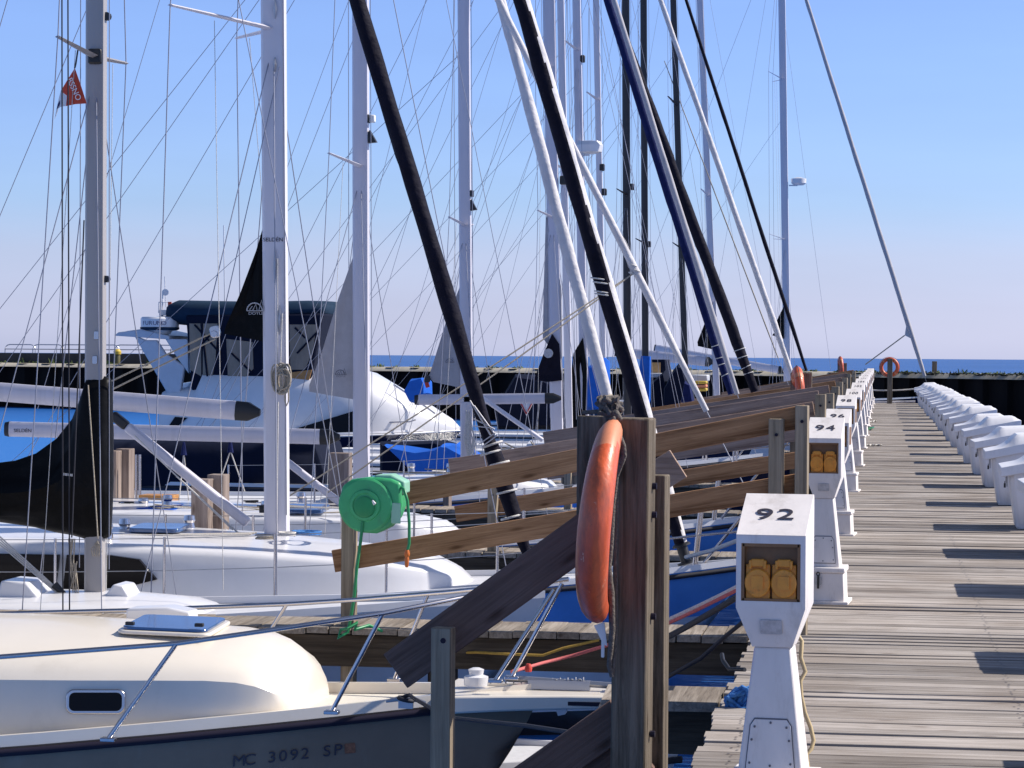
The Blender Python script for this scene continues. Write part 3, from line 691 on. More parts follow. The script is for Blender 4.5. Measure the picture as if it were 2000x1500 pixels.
# ------------------------------------------------------------------ dock boxes
def make_box():
    root = thing('dock_box', 'white dock box with an overhanging sloped lid in the row along the dock', 'dock box', (0, 0, 0), 'dock boxes along the dock')
    Wd, Ln, H, SL = .66, .98, .58, .13
    slope = lambda x: SL * (x + Wd / 2) / Wd
    mb = MB(); rings = []
    for z, i, top in ((0, .085, 0), (.02, .07, 0), (.3, .035, .25), (H, .0, 1)):
        r = []
        for (sx, sy) in ((-1, -1), (1, -1), (1, 1), (-1, 1)):
            cx, cy = sx * (Wd / 2 - i * (1 if sx < 0 else .5)), sy * (Ln / 2 - i)
            c_ = .035
            q = [(cx, cy - sy * c_), (cx - sx * c_, cy)]
            if sx * sy < 0: q.reverse()
            r += [(a, b_, z + top * slope(a)) for a, b_ in q]
        rings.append(r)
    mb.loft(rings); bd = mb.build('body', M['box'], root, bevel=.01)
    # lid: constant lip that rises to the back, with a raised middle swept up from the dock side
    mb = MB(); nx, ny = 20, 14; x0, x1, y0, y1 = -.42, .43, -.56, .56
    def hz(x, y):
        t = (x - x0) / (x1 - x0); s = abs(y) / y1
        e = max(0, min(1, (1 - s) / .22)); e = e * e * (3 - 2 * e)
        f = max(0, min(1, (t - .13) / .30)) ** 2.1
        bk = max(0, min(1, (1 - t) / .12)); bk = bk * bk * (3 - 2 * bk)
        return slope(x) + .125 * f * bk * e * (1 - 1.0 * max(0, t - .43))
    g = [[mb.v((lerp(x0, x1, i / nx), lerp(y0, y1, j / ny), H + .075 + hz(lerp(x0, x1, i / nx), lerp(y0, y1, j / ny)))) for j in range(ny + 1)] for i in range(nx + 1)]
    for i in range(nx):
        for j in range(ny): mb.face([g[i][j], g[i + 1][j], g[i + 1][j + 1], g[i][j + 1]])
    rim = [g[i][0] for i in range(nx + 1)] + [g[nx][j] for j in range(1, ny + 1)] + [g[i][ny] for i in range(nx - 1, -1, -1)] + [g[0][j] for j in range(ny - 1, 0, -1)]
    low = [mb.v((v.co.x, v.co.y, H - .02 + slope(v.co.x))) for v in rim]; inn = [mb.v((v.co.x * .93 + .002, v.co.y * .93, H - .02 + slope(v.co.x))) for v in rim]; up = [mb.v((v.co.x * .93 + .002, v.co.y * .93, H + .01 + slope(v.co.x))) for v in rim]
    n = len(rim)
    for k in range(n):
        q = (k + 1) % n
        mb.face([rim[k], rim[q], low[q], low[k]]); mb.face([low[k], low[q], inn[q], inn[k]]); mb.face([inn[k], inn[q], up[q], up[k]])
    mb.build('lid', M['box'], root, ang=30, bevel=.005)
    mb = MB(); mb.box((-Wd / 2 - .012, 0, H - .10), (.012, .06, .12)); mb.box((-Wd / 2 - .022, 0, H - .09), (.012, .03, .07)); lt = mb.build('latch', M['steel_dull'], root)
    mb = MB(); mb.box((-Wd / 2 - .035, 0, H - .15), (.02, .032, .045)); mb.torus((-Wd / 2 - .035, 0, H - .12), (1, 0, 0), .012, .004, 12, 6); mb.build('padlock', M['black'], lt)
    return root
bx = None
BOXY = [10.95, 15.2, 19.85, 23.5, 27.15, 31.5, 35.8]
for k in range(24):
    y = BOXY[k] if k < len(BOXY) else BOXY[-1] + 3.95 * (k - len(BOXY) + 1) + random.uniform(-.12, .12)
    if k > 0 and y > 100: break
    b_ = make_box() if bx is None else copy_tree(bx)
    if bx is None: bx = b_
    b_.location = (1.675 + random.uniform(-.03, .03), y, DOCK + .003); b_.rotation_euler = (0, 0, R(random.uniform(-1.6, 1.6)))
    b_.scale = (1, 1, 1 + random.uniform(-.03, .05))

# ------------------------------------------------------------------ life rings and their posts
def life_ring(c, axis, lab, rad=.315, r=.066, nb_=4):
    root = thing('life_ring', lab, 'life ring', c, 'orange life rings on dock posts')
    mb = MB(); mb.torus((0, 0, 0), axis, rad, r, 56, 16, flat=.92); mb.build('ring', M['orange'], root, ang=80)
    ax = Vector(axis).normalized(); u = ax.cross(Vector((0, 0, 1))).normalized(); wv = ax.cross(u)
    mb = MB(); pts = []
    for k in range(64):
        t = 2 * math.pi * k / 64; bulge = .012 + .02 * abs(math.sin(2 * t))
        pts.append((u * math.cos(t) + wv * math.sin(t)) * (rad + r + bulge - .008))
    if nb_:
        mb.tube(pts + [pts[0]], .006, 6); mb.build('grab_line', M['rope_dark'], root, ang=80)
    else:
        mb.bm.free()
    for q in range(nb_):
        mb = MB(); t0 = math.pi / 4 + q * math.pi / 2; rings = []
        for k in range(5):
            t = t0 + (k - 2) * .05; d = u * math.cos(t) + wv * math.sin(t)
            rings.append([d * (rad + (r + .004) * math.cos(s)) + ax * ((r + .004) * .92 * math.sin(s)) for s in [2 * math.pi * j / 16 for j in range(16)]])
        mb.loft(rings); mb.build('band', M['peach'], root, ang=80)
    return root
RY = 9.62
# near post: a heavy 6x6, a backing plank and a second slimmer pile behind
tp, bp_ = W(1241, 816, RY), W(1232, 1560, RY)
NPROT = R(-5)
np_ = thing('ring_post', 'tall weathered timber post with a backing board that carries the orange life ring', 'post', (tp.x, RY, .2))
mb = MB(); o0 = Vector((tp.x, RY, .2)); rr = []
w0 = .134
mb.loft([[Vector((x_ + (bp_.x - tp.x) * s_, y_, z_)) for (x_, y_) in ((-w0 / 2, -.07), (w0 / 2, -.07), (w0 / 2, .07), (-w0 / 2, .07))] for z_, s_ in ((-1.4, 1.3), (bp_.z - .2, 1.0), (lerp(bp_.z, tp.z, .5) - .2, .5), (tp.z - .2, 0))])
mb.build('post', M['postwood'], np_, bevel=.008).rotation_euler = (0, 0, R(-6))
mb = MB(); a, c = W(1127, 812, RY + .12), W(1203, 1010, RY + .12)
mb.prism([Vector((a.x, RY + .12, c.z)) - o0, Vector((c.x, RY + .12, c.z)) - o0, Vector((c.x, RY + .12, a.z)) - o0, Vector((a.x, RY + .12, a.z)) - o0], (0, .04, 0)); mb.build('backing_board', M['postwood'], np_, bevel=.004)
mb = MB()
for py in (950, 1006, 1205, 1435):
    p = W(1273, py, RY - .02); mb.lathe([(.013, 0), (.013, .018)], Vector((tp.x + w0 / 2 + (bp_.x - tp.x) * .3, RY, p.z)) - o0, (1, 0, 0), n=8)
mb.build('bolts', M['rub'], np_)
a, c = W(1281, 927, RY + .25), W(1296, 1450, RY + .25)
sp = thing('rail_post', 'slimmer greyed timber standing close behind the tall ring post', 'post', (W(1283, 1000, RY + .25).x, RY + .25, .2))
mb = MB(); mb.box((0, 0, (a.z - .2) / 2 - .7), (.085, .09, a.z - .2 + 1.4)); mb.build('post', M['postwood'], sp, bevel=.005).rotation_euler = (0, 0, R(-7))
# ring hanging on edge against the post
rc = W(1158, 1017, RY - .14); ax = Vector((.995, .10, .0)).normalized()
life_ring(rc, ax, 'large scuffed orange life ring hanging edge-on against the tall timber post', nb_=0)
ring_ = [o_ for o_ in COL.objects if o_.name.startswith('ring') and o_.parent and o_.parent.name == 'life_ring'][0]
ring_.data.materials.append(M['peach'])
for v_ in ring_.data.vertices:
    z_ = v_.co.z; q_ = (z_ + .20) / .58
    s_ = 1 - .30 * max(0, z_ / .38) ** 2 - .22 * max(0, (-z_ - .1) / .28) ** 2
    v_.co.x = v_.co.x * s_ + (.075 * q_ * q_ if q_ > 0 else .022 * (q_ / .31) ** 2)
for p_ in ring_.data.polygons:
    if p_.center.z > .285 + .02 * math.sin(p_.center.y * 90): p_.material_index = 1
# lashings and looped lines around the ring
mb = MB(); t0 = W(1193, 806, RY - .1)
for q in range(5):
    mb.tube([t0 + Vector((random.uniform(-.05, .04), random.uniform(-.04, .04), random.uniform(-.03, .06))) for _ in range(7)], .011, 6)
mb.tube([W(1137, 806, RY - .1), W(1180, 803, RY - .1), W(1196, 812, RY - .12)], .009, 6)
mb.tube([W(1185, 792, RY - .1), W(1203, 806, RY - .12), W(1212, 822, RY - .13)], .012, 6)
tag(mb.build('lashing', M['rope_dark'], ang=70), 'tangled dark rope lashing over the top of the near life ring', 'rope')
mb = MB()
mb.tube([W(1196, 815, RY - .16), W(1207, 845, RY - .17), W(1217, 870, RY - .17), W(1219, 890, RY - .16), W(1213, 905, RY - .15)], .011, 7)
mb.tube([W(1213, 905, RY - .15), W(1203, 930, RY - .12), W(1196, 985, RY - .12), W(1192, 1060, RY - .12), W(1188, 1110, RY - .12), W(1194, 1160, RY - .12), W(1196, 1230, RY - .12), W(1190, 1300, RY - .1), W(1196, 1322, RY - .1)], [.011, .012, .013, .014, .013, .014, .012, .010, .010], 7)
mb.tube([W(1204, 920, RY - .09), W(1204, 1000, RY - .09), W(1201, 1080, RY - .09), W(1203, 1170, RY - .09), W(1202, 1250, RY - .09), W(1196, 1318, RY - .09)], .009, 7)
tag(mb.build('hanging_line', M['rope_dark'], ang=70), 'dark grey line looped down beside the near life ring', 'rope')
mb = MB(); mb.rrect(W(1178, 1258, RY - .08), (1, 0, 0), (0, .1, 1), .012, .1, .004, .01); 
mb.prism([W(1160, 1222, RY - .1), W(1180, 1215, RY - .1), W(1186, 1262, RY - .1), W(1178, 1258, RY - .1)], (0, .01, 0)); tag(mb.build('rag', M['white_print']), 'pale cloth scrap caught below the near life ring', 'cloth')
# further rings
for (px, py, Y, pw, lab, plab, topy, ps) in ((1559, 768, 36.0, .30, 'orange life ring hanging edge-on on the broad brown post past the sloping rails', 'broad brown post with an orange life ring, in the middle of the dock', 728, 1565), (1642, 719, 83.0, .30, 'small orange life ring hanging edge-on on the distant post near pedestal 98', 'distant brown post with an orange life ring over the pedestals', 709, 1645)):
    c = W(px, py, Y)
    life_ring(c, (.985, .13, .06), lab, rad=.31, r=.07)
    t = W(ps, topy, Y + .25); q = thing('ring_post', plab, 'post', (t.x, Y + .3, .2))
    mb = MB(); mb.box((0, 0, (t.z - .2) / 2 - .7), (pw, .15, t.z - .2 + 1.4)); mb.build('post', M['postwood'], q, bevel=.008)
life_ring((0.34, 100.46, EYE - .34), (.12, 1, 0), 'orange and white life ring facing the walkway on the post at the dock end', rad=.315, r=.075)

# ------------------------------------------------------------------ sloping rails on the fingers
def rail(y, lab, upper, lower, posts, m, m2=None, w=.145, t=.045):
    """upper and lower: ((px, py), (px, py)) of the plank's middle line; posts: (px, top py, bottom z, width)"""
    c = W(upper[0][0], upper[0][1], y)
    root = thing('sloping_rail', lab, 'rail', (c.x, y, DOCK), 'sloping timber rails on the finger piers')
    o = Vector((c.x, y, DOCK))
    for i, ln in enumerate((upper, lower)):
        if not ln: continue
        p0, p1 = W(ln[0][0], ln[0][1], y) - o, W(ln[1][0], ln[1][1], y) - o
        p0.y = p1.y = 0
        mb = MB(); mb.beam((0, 0, 0), ((p1 - p0).length, 0, 0), t, w); pk = mb.build('plank', (m2 or m) if i == 0 else m, root, bevel=.004)
        pk.location = p0; pk.rotation_euler = (0, -math.atan2(p1.z - p0.z, p1.x - p0.x), 0)
    for (px, py, z0, pw) in posts:
        p = W(px, py, y - .07) - o; z0 = z0 - DOCK
        mb = MB(); mb.box((p.x, -.07, (p.z + z0) / 2), (pw, .085, p.z - z0), Matrix.Rotation(R(-6), 3, 'Z')); po = mb.build('post', M['postlight'], root, bevel=.004)
        mb = MB(); mb.lathe([(.011, 0), (.011, .009)], (p.x, -.113, max(p.z - .1, z0 + .05)), (0, -1, 0), n=8); mb.build('bolt', M['rub'], po)
    return root
rail(16.35, 'pair of brown sloping rail planks on light posts, one carrying the green hose reel', ((792, 964), (1575, 812)), ((652, 1096), (1572, 945)), [(683, 985, .9, .086), (1517, 818, .9, .09), (1567, 792, .9, .08)], M['railwood'])
rail(22.8, 'pair of sloping rail planks just beyond the ones with the hose reel', ((878, 912), (1590, 800)), ((890, 1004), (1590, 893)), [(963, 945, .7, .08), (1603, 770, .9, .09)], M['railwood'], M['railgrey'])
rail(29.1, 'third pair of sloping rail planks along the dock', ((1062, 856), (1600, 775)), ((1068, 925), (1600, 842)), [(1110, 905, .7, .08), (1620, 768, .9, .1)], M['railgrey'])
rail(35.5, 'fourth pair of sloping rail planks along the dock', ((1180, 827), (1620, 762)), ((1190, 885), (1620, 812)), [(1632, 755, .9, .1)], M['railgrey'])
rail(41.8, 'fifth pair of sloping rail planks along the dock', ((1265, 806), (1632, 752)), ((1270, 850), (1632, 790)), [(1640, 746, .9, .1)], M['railwood'])
rail(48.3, 'sixth pair of sloping rail planks along the dock', ((1330, 790), (1645, 744)), ((1335, 826), (1645, 775)), [(1650, 738, .9, .1)], M['railgrey'])
rail(61.3, 'seventh pair of sloping rail planks, seen over the others', ((1410, 772), (1655, 734)), ((1410, 800), (1655, 758)), [(1658, 730, .9, .1)], M['railgrey'])
rail(75.3, 'far pair of sloping rail planks near the end of the dock', ((1480, 759), (1668, 727)), None, [(1668, 724, .9, .1)], M['railwood'])
# dark braces at the near ring post
nr = thing('sloping_rail', 'dark steep brace planks fixed to the tall ring post and a short pale post', 'rail', (W(940, 1180, RY + .1).x, RY + .1, DOCK), 'sloping timber rails on the finger piers')
o = nr.location.copy()
def nb(pa, pb, wid, m, dy=0.0, t=.045, name='plank'):
    p0, p1 = W(*pa, RY + .1) - o, W(*pb, RY + .1) - o; p0.y = p1.y = dy
    mb = MB(); mb.beam((0, 0, 0), ((p1 - p0).length, 0, 0), t, wid); k = mb.build(name, m, nr, bevel=.004); k.location = p0; k.rotation_euler = (0, -math.atan2(p1.z - p0.z, p1.x - p0.x), 0); return k
M['brace'] = wood('dark_brace_planks', (0.10, 0.06, 0.046), (0.24, 0.155, 0.125), 'X', grain=16, island=0.15)
nb((774, 1310), (1190, 1010), .16, M['brace'])
nb((985, 1560), (1215, 1398), .15, M['brace'], .0)
nb((1010, 1625), (1240, 1455), .24, M['brace'], .05)
p = W(866, 1225, RY - .02) - o
mb = MB(); mb.box((p.x, -.12, (p.z - 1.9) / 2), (.080, .06, p.z + 1.9), Matrix.Rotation(R(-9), 3, 'Z')); mb.build('post', M['postlight'], nr, bevel=.004)
mb = MB(); mb.lathe([(.011, 0), (.011, .009)], W(866, 1251, RY - .1) - o, (0, -1, 0), n=8); mb.build('bolt', M['rub'], nr)
p0 = W(1310, 905, 15.2); mb = MB(); mb.beam(W(1230, 965, 15.2), W(1325, 905, 15.2), .045, .19)
tag(mb.build('brace_plank', M['railgrey'], bevel=.004), 'short cut end of a grey brace plank jutting out right of the tall ring post', 'plank')

# ------------------------------------------------------------------ green hose reel on the first rail
RX = 15.9; c = W(727, 985, RX)
reel = thing('hose_reel', 'green wall hose reel hanging on the end post of the sloping rail', 'hose reel', c)
px = lambda x, y: Vector(((x - 727) / (FPX / RX), 0, -(y - 985) / (FPX / RX)))
mb = MB(); out = []
for (x, y) in ((672, 948), (690, 935), (718, 931), (745, 930), (770, 932), (790, 940), (792, 985), (783, 1010), (765, 1030), (742, 1041), (715, 1040), (692, 1028), (676, 1008), (666, 1000), (672, 990), (668, 968)): out.append(px(x, y) + Vector((0, -.10, 0)))
mb.prism(out, (0, .2, 0)); mb.build('housing', M['reel'], reel, bevel=.018)
mb = MB(); mb.lathe([(.172, 0), (.172, .012), (.160, .020), (.10, .022), (.096, .034), (.078, .036), (.072, .030)], px(720, 985) + Vector((0, -.098, 0)), (0, -1, 0), n=40); mb.build('side_disc', M['reel'], reel, ang=30)
mb = MB(); mb.lathe([(.066, 0), (.066, .009), (.05, .012)], px(719, 988) + Vector((0, -.126, 0)), (0, -1, 0), n=28); mb.build('hub_cap', M['reel_dark'], reel, ang=30)
mb = MB(); mb.prism([px(735, 926) + Vector((0, -.07, 0)), px(768, 924) + Vector((0, -.07, 0)), px(797, 938) + Vector((0, -.07, 0)), px(797, 962) + Vector((0, -.07, 0)), px(772, 962) + Vector((0, -.07, 0)), px(765, 945) + Vector((0, -.07, 0)), px(735, 938) + Vector((0, -.07, 0))], (0, .18, 0)); mb.build('top_lid', M['reel_light'], reel, bevel=.01)
mb = MB(); mb.rrect(px(784, 952) + Vector((0, -.069, 0)), (1, 0, 0), (0, 0, 1), .045, .035, .006, .006); mb.build('hose_slot', M['black'], reel)
mb = MB(); mb.box(px(772, 1000) + Vector((.03, -.105, 0)), (.06, .01, .13)); mb.build('side_rib', M['reel_light'], reel, bevel=.004)
mb = MB(); mb.tube([px(736, 975) + Vector((0, -.135, 0)), px(741, 982) + Vector((0, -.14, 0))], [.006, .012], 8); mb.build('latch_tab', M['white_print'], reel)
mb = MB(); mb.tube([px(788, 948) + Vector((0, -.08, 0)), px(797, 952) + Vector((0, -.1, 0)), px(804, 975) + Vector((0, -.1, 0)), px(808, 1020) + Vector((0, -.1, 0)), px(808, 1060) + Vector((0, -.1, 0)), px(804, 1075) + Vector((0, -.1, 0))], .0095, 8); mb.build('hose_end', M['hose'], reel, ang=70)
mb = MB(); mb.lathe([(.012, 0), (.018, .02), (.018, .035), (.012, .045), (.015, .06), (.012, .10), (.008, .11)], px(804, 1072) + Vector((0, -.1, 0)), (-.02, 0, -1), n=12); mb.build('nozzle', M['orange_plastic'], reel)
mb = MB(); mb.tube([px(716, 1018) + Vector((0, -.12, 0)), px(711, 1060) + Vector((0, -.12, 0)), px(704, 1110) + Vector((0, -.12, 0)), px(700, 1160) + Vector((0, -.12, 0)), px(692, 1205) + Vector((0, -.1, 0)), px(684, 1238) + Vector((0, -.08, 0)), px(668, 1248) + Vector((0, -.14, 0)), px(672, 1232) + Vector((0, -.1, 0)), px(690, 1228) + Vector((0, -.16, 0)), px(704, 1218) + Vector((0, -.1, 0)), px(700, 1232) + Vector((0, -.1, 0)), px(722, 1226) + Vector((0, .0, 0)), px(742, 1240) + Vector((0, .1, 0))], .0105, 8); mb.build('feed_hose', M['hose'], reel, ang=70)

# ------------------------------------------------------------------ timber piles by the far finger ends
for i, (x0, x1, py, Y, lab) in enumerate(((213, 233, 880, 26.0, 'narrow brown fender board left of the steel tubes'), (231, 258, 876, 26.2, 'taller brown fender board beside the narrow one'), (379, 412, 935, 22.0, 'broad brown pile under the slanting strut, lower of the pair'), (410, 443, 926, 22.2, 'broad brown pile under the slanting strut, taller of the pair'), (645, 685, 884, 28.0, 'brown pile behind the mast beside the green reel'), (868, 880, 935, 30.0, 'thin brown pile behind the sloping rail'))):
    a, c = W(x0, py, Y), W(x1, py, Y)
    mb = MB(); mb.box(((a.x + c.x) / 2, Y, (a.z - 1) / 2), (c.x - a.x, .2, a.z + 1)); tag(mb.build('mooring_pile', M['pilegrey'], bevel=.008), lab, 'pile', 'timber piles at the finger ends')
# ------------------------------------------------------------------ boats
SAIL_GROUP = 'sailing boats moored bow-to along the dock'
STN = [0, .012, .03, .06, .10, .14, .19, .25, .32, .40, .50, .62, .75, .88, 1.0]
class Boat:
    def __init__(s, label, bowX, yc, L, B, zb, zm, rake=1.0, k=2.4, full=1.75, cat='sailboat', name='sailboat'):
        s.root = thing(name, label, cat, (bowX, yc, 0), SAIL_GROUP if cat == 'sailboat' else None)
        s.bx, s.yc, s.L, s.B, s.zb, s.zm, s.rake, s.k, s.full = bowX, yc, L, B, zb, zm, rake, k, full
        s.o = Vector((bowX, yc, 0))
    def l(s, p): return Vector(p) - s.o
    def hb(s, t):
        t = max(0.0, t); b = s.B / 2 * (1 - (1 - min(t / .52, 1)) ** s.full)
        return b * (1 - .22 * max(0, (t - .6) / .4) ** 1.5)
    def zs(s, t): return s.zm + (s.zb - s.zm) * (1 - min(t / .7, 1)) ** s.k
    def side(s, x, sgn=-1, inset=0.0, dz=0.0):
        t = -x / s.L
        return Vector((x, sgn * max(0.0, s.hb(t) - inset), s.zs(t) + dz))
    def hull(s, top, bottom=None, stripe=None, band=None, low=None, rail=None, rub=None, deck=None, railh=.05):
        """top: topside; band: upper band of another colour; low: lower topside; stripe: boot stripe"""
        bottom = bottom or M['bottom']; stripe = stripe or M['black_stripe']; band = band or top; low = low or top
        rows = [(-.35, 0), (0.0, 0), (.10, 1), (.16, 1), (.35, 2), (.62, 2), (.72, 3), (.86, 4), (1.0, 4)]
        mb = MB(); rings = []
        for t in STN:
            zt = s.zs(t); ptsP, ptsS = [], []
            for (v, m) in rows:
                z = zt * v if v >= 0 else v
                vv = max(v, 0)
                x = -max(t * s.L, s.rake * (1 - vv) ** 1.15)
                hw = s.hb(-x / s.L - s.rake * (1 - vv) ** 1.15 / s.L) * (.80 + .20 * vv ** .7)
                ptsP.append(Vector((x, -hw, z))); ptsS.append(Vector((x, hw, z)))
            rings.append(list(reversed(ptsP)) + ptsS)
        n = len(rows); mlist = [r[1] for r in rows]
        def mis(i, j):
            jj = n - 2 - j if j < n - 1 else j - n
            return mlist[max(0, jj + 1)] if 0 <= jj < n - 1 else 0
        mb.loft(rings, closed=False, mis=mis)
        h = mb.build('hull', [bottom, stripe, low, top, band], s.root, ang=40, weld=True)
        if h:
            pass
        # stern
        mb = MB(); mb.poly(rings[-1]); mb.build('transom', top, h)
        # deck
        mb = MB(); rr = []
        for t in STN:
            hw = max(0, s.hb(t) - .015); z = s.zs(t) - .005
            rr.append([Vector((-t * s.L, y * hw, z + .035 * min(1, hw) * (1 - y * y))) for y in (-1, -.8, -.4, 0, .4, .8, 1)])
        mb.loft(rr, closed=False); mb.build('deck', deck or M['nonskid'], s.root, ang=60, weld=True)
        for sg in (-1, 1):
            if railh:
                mb = MB(); rr = []
                for t in STN:
                    hw = s.hb(t); z = s.zs(t); x = -t * s.L
                    rr.append([(x, sg * hw, z), (x, sg * max(0, hw - .008), z + railh), (x, sg * max(0, hw - .05), z + railh), (x, sg * max(0, hw - .06), z)])
                mb.loft(rr); mb.build('toe_rail', rail or M['gel'], s.root)
            if rub:
                mb = MB(); mb.tube([Vector((-t * s.L + (.02 if t == 0 else 0), sg * (s.hb(t) + .008), s.zs(t) - .03)) for t in STN], .022, 6); mb.build('rub_rail', rub, s.root, ang=70)
        return h
    def cabin(s, st, m, crown=.06, name='cabin', boxy=False, base=None, ang=50):
        """st: stations (x, half width, height above deck)"""
        mb = MB(); rr = []
        for (x, wv, h) in st:
            z0 = (s.zs(-x / s.L) if base is None else base) - .03; H = h + .03
            half = [(1.0, 0), (.995, .45), (.965, .72), (.91, .87), (.83, .955), (.66, 1.0)]
            if boxy == 'crease': half = [(1.0, 0), (.993, .45), (.985, .69), (.945, .775), (.86, .90), (.66, 1.0)]
            elif boxy: half = [(1.0, 0), (.97, .62), (.955, .86), (.935, .94), (.89, .985), (.72, 1.0)]
            pts = [Vector((x, -a * wv, z0 + b_ * H)) for a, b_ in half]
            pts += [Vector((x, -.33 * wv, z0 + H + crown * .75 * min(1, H / .2))), Vector((x, 0, z0 + H + crown * min(1, H / .2))), Vector((x, .33 * wv, z0 + H + crown * .75 * min(1, H / .2)))]
            pts += [Vector((x, a * wv, z0 + b_ * H)) for a, b_ in reversed(half)]
            rr.append(pts)
        mb.loft(rr); return mb.build(name, m, s.root, ang=ang)
    def mast(s, top, bot, fa, at, m, ztop=None):
        """top/bot: world points on the mast's middle line"""
        a, b_ = s.l(bot), s.l(top); mb = MB(); rr = []
        sh = [(1, .6), (.93, .88), (.7, 1), (-.3, 1), (-.75, .85), (-1, .45), (-1, -.45), (-.75, -.85), (-.3, -1), (.7, -1), (.93, -.88), (1, -.6)]
        for q in (0, .25, .5, .75, 1):
            c = a.lerp(b_, q)
            rr.append([c + Vector((x * fa / 2, y * at / 2, 0)) for x, y in sh])
        mb.loft(rr); o = mb.build('mast', m, s.root, ang=28); s.ma, s.mt, s.fa = a, b_, fa
        return o
    def at_z(s, z):
        q = (z - s.ma.z) / (s.mt.z - s.ma.z); return s.ma.lerp(s.mt, q)
    def wire(s, a, b_, r=.0042, name='shroud', m=None, n=5, sg=0):
        mb = MB()
        if sg: mb.tube(sag(a, b_, sg, 10), r, n)
        else: mb.tube([a, b_], r, n)
        return mb.build(name, m or M['wire'], s.root, ang=80)
    def rig(s, spreads, cb=None, m=None, r=.0044, stern=None, aft=.35, lowers=True, back=True):
        """spreads: (z, half length, sweep aft)"""
        cb = cb or s.B / 2 * .9; mt = s.mt
        base_x = s.ma.x
        zd = s.zs(-base_x / s.L)
        for sg in (-1, 1):
            pts = [mt.copy()]
            for (z, ln, sw) in sorted(spreads, key=lambda q: -q[0]):
                c = s.at_z(z); tip = c + Vector((-sw, sg * ln, .06 * ln)); pts.append(tip)
                mb = MB(); d = (tip - c)
                mb.loft([[c + Vector((.045, 0, .0)) + d * .02, c + Vector((0, 0, .022)) + d * .02, c + Vector((-.045, 0, 0)) + d * .02, c + Vector((0, 0, -.018)) + d * .02],
                         [tip + Vector((.022, 0, 0)), tip + Vector((0, 0, .012)), tip + Vector((-.022, 0, 0)), tip + Vector((0, 0, -.01))]])
                mb.build('spreader', m or M['alu_white'], s.root)
            ch = Vector((base_x - aft, sg * cb, zd)); pts.append(ch)
            for a, b_ in zip(pts, pts[1:]): s.wire(a, b_, r)
            if lowers and spreads:
                z0 = min(q[0] for q in spreads); c = s.at_z(z0 - .1)
                s.wire(c, Vector((base_x + .35, sg * cb, zd)), r * .9)
                s.wire(c, Vector((base_x - .75, sg * cb, zd)), r * .9)
        if back: s.wire(mt, Vector((-s.L if stern is None else stern, 0, s.zs(1) + .1)), r, 'backstay')
        # halyards beside the mast
        if back:
            yq = s.hb(.96) * .8
            for sg in ((-1, 1) if r < .0045 else (-1,)): s.wire(s.at_z(mt.z * .62), Vector((-s.L * .98 if stern is None else stern - .1, sg * yq, s.zs(1) + .1)), r * .8, 'backstay')
            s.wire(mt + Vector((-.1, .03, 0)), Vector((base_x - 3.4, .02, s.zs(.6) + 1.35)), r * .8, 'topping_lift')
        for sg in (-1, 1):
            if spreads:
                zq, lq, sq = spreads[0]; cq = s.at_z(zq)
                s.wire(cq + Vector((-sq * .6, sg * lq * .55, 0)), Vector((base_x - .15, sg * cb * .8, zd + .1)), r * .6, 'flag_halyard', M['rope'])
        s.wire(s.at_z(mt.z * .8) + Vector((.12, 0, 0)), Vector((base_x + 1.9, .1, s.zs(-(base_x + 1.9) / s.L) + .1)), r * .8, 'inner_stay')
        for dx, dy in ((.10, -.06), (-.13, .04)):
            s.wire(s.at_z(mt.z - .3) + Vector((dx, dy, 0)), s.at_z(s.ma.z + .25) + Vector((dx + random.uniform(-.03, .05), dy, 0)), r * .85, 'halyard')
    def furl(s, p0, p1, r, m, m2=None, split=0.0, drum=True, lash=0, steps=46, name='furled_sail', top=None, n=14):
        """sail rolled on a stay: p0 low world point, p1 a higher one; runs on up to the mast"""
        a, b_ = s.l(p0), s.l(p1); d = (b_ - a).normalized()
        # up to the mast's x
        L_ = (a.x - s.mt.x) / -d.x if top is None else top
        mb = MB(); u = Vector((0, 1, 0)); w_ = d.cross(u).normalized(); rv = []
        ph = random.uniform(0, 6)
        for i in range(steps + 1):
            q = i / steps; c = a + d * (L_ * q)
            env = min(1, .7 + q * 3) * (1 - .38 * q ** 2)
            ring = []
            for k in range(n):
                t = 2 * math.pi * k / n
                sp = t - q * L_ * 1.9 + ph
                rad = r * env * (1 + .17 * (((sp / (2 * math.pi)) % 1.0) - .5) + .04 * math.sin(q * L_ * 7 + 2 * t + ph) + random.uniform(-.02, .02))
                ring.append(c + (u * math.cos(t) + w_ * math.sin(t)) * rad)
            rv.append(ring)
        def mis(i, j):
            if m2 is None: return 0
            t = 2 * math.pi * (j + .5) / n
            # the sunstrip shows on the forward side, its edge wandering
            return 1 if math.sin(t - split) * s._fwd > .62 + .07 * math.sin(i * .37) + .05 * math.sin(i * 1.3) else 0
        wn = w_.x; s._fwd = 1 if wn > 0 else -1
        mb.loft(rv, mis=mis); o = mb.build(name, [m, m2] if m2 else m, s.root, ang=75)
        # stay and drum below
        zd = s.zs(-a.x / s.L) + .05; q = (a.z - zd) / d.z
        if q > .05: s.wire(a, a - d * q, .006, 'forestay')
        if drum:
            c = a - d * max(0.02, q * .45)
            mb = MB(); mb.lathe([(.02, -.10), (.075, -.09), (.075, -.075), (.045, -.07), (.045, .05), (.075, .055), (.075, .07), (.03, .10)], c, d, n=16); mb.build('furling_drum', M['black'], s.root)
        for k in range(lash):
            c = a + d * (.35 + .17 * k + random.uniform(-.04, .04)); env = min(1, .55 + (.4 + .17 * k) / L_ * 4.5)
            mb = MB(); mb.torus(c, d + Vector((0, 0, random.uniform(-.3, .3))), r * env * 1.06, .009, 20, 6); mb.build('lashing', M['rope'], o, ang=80)
        return o
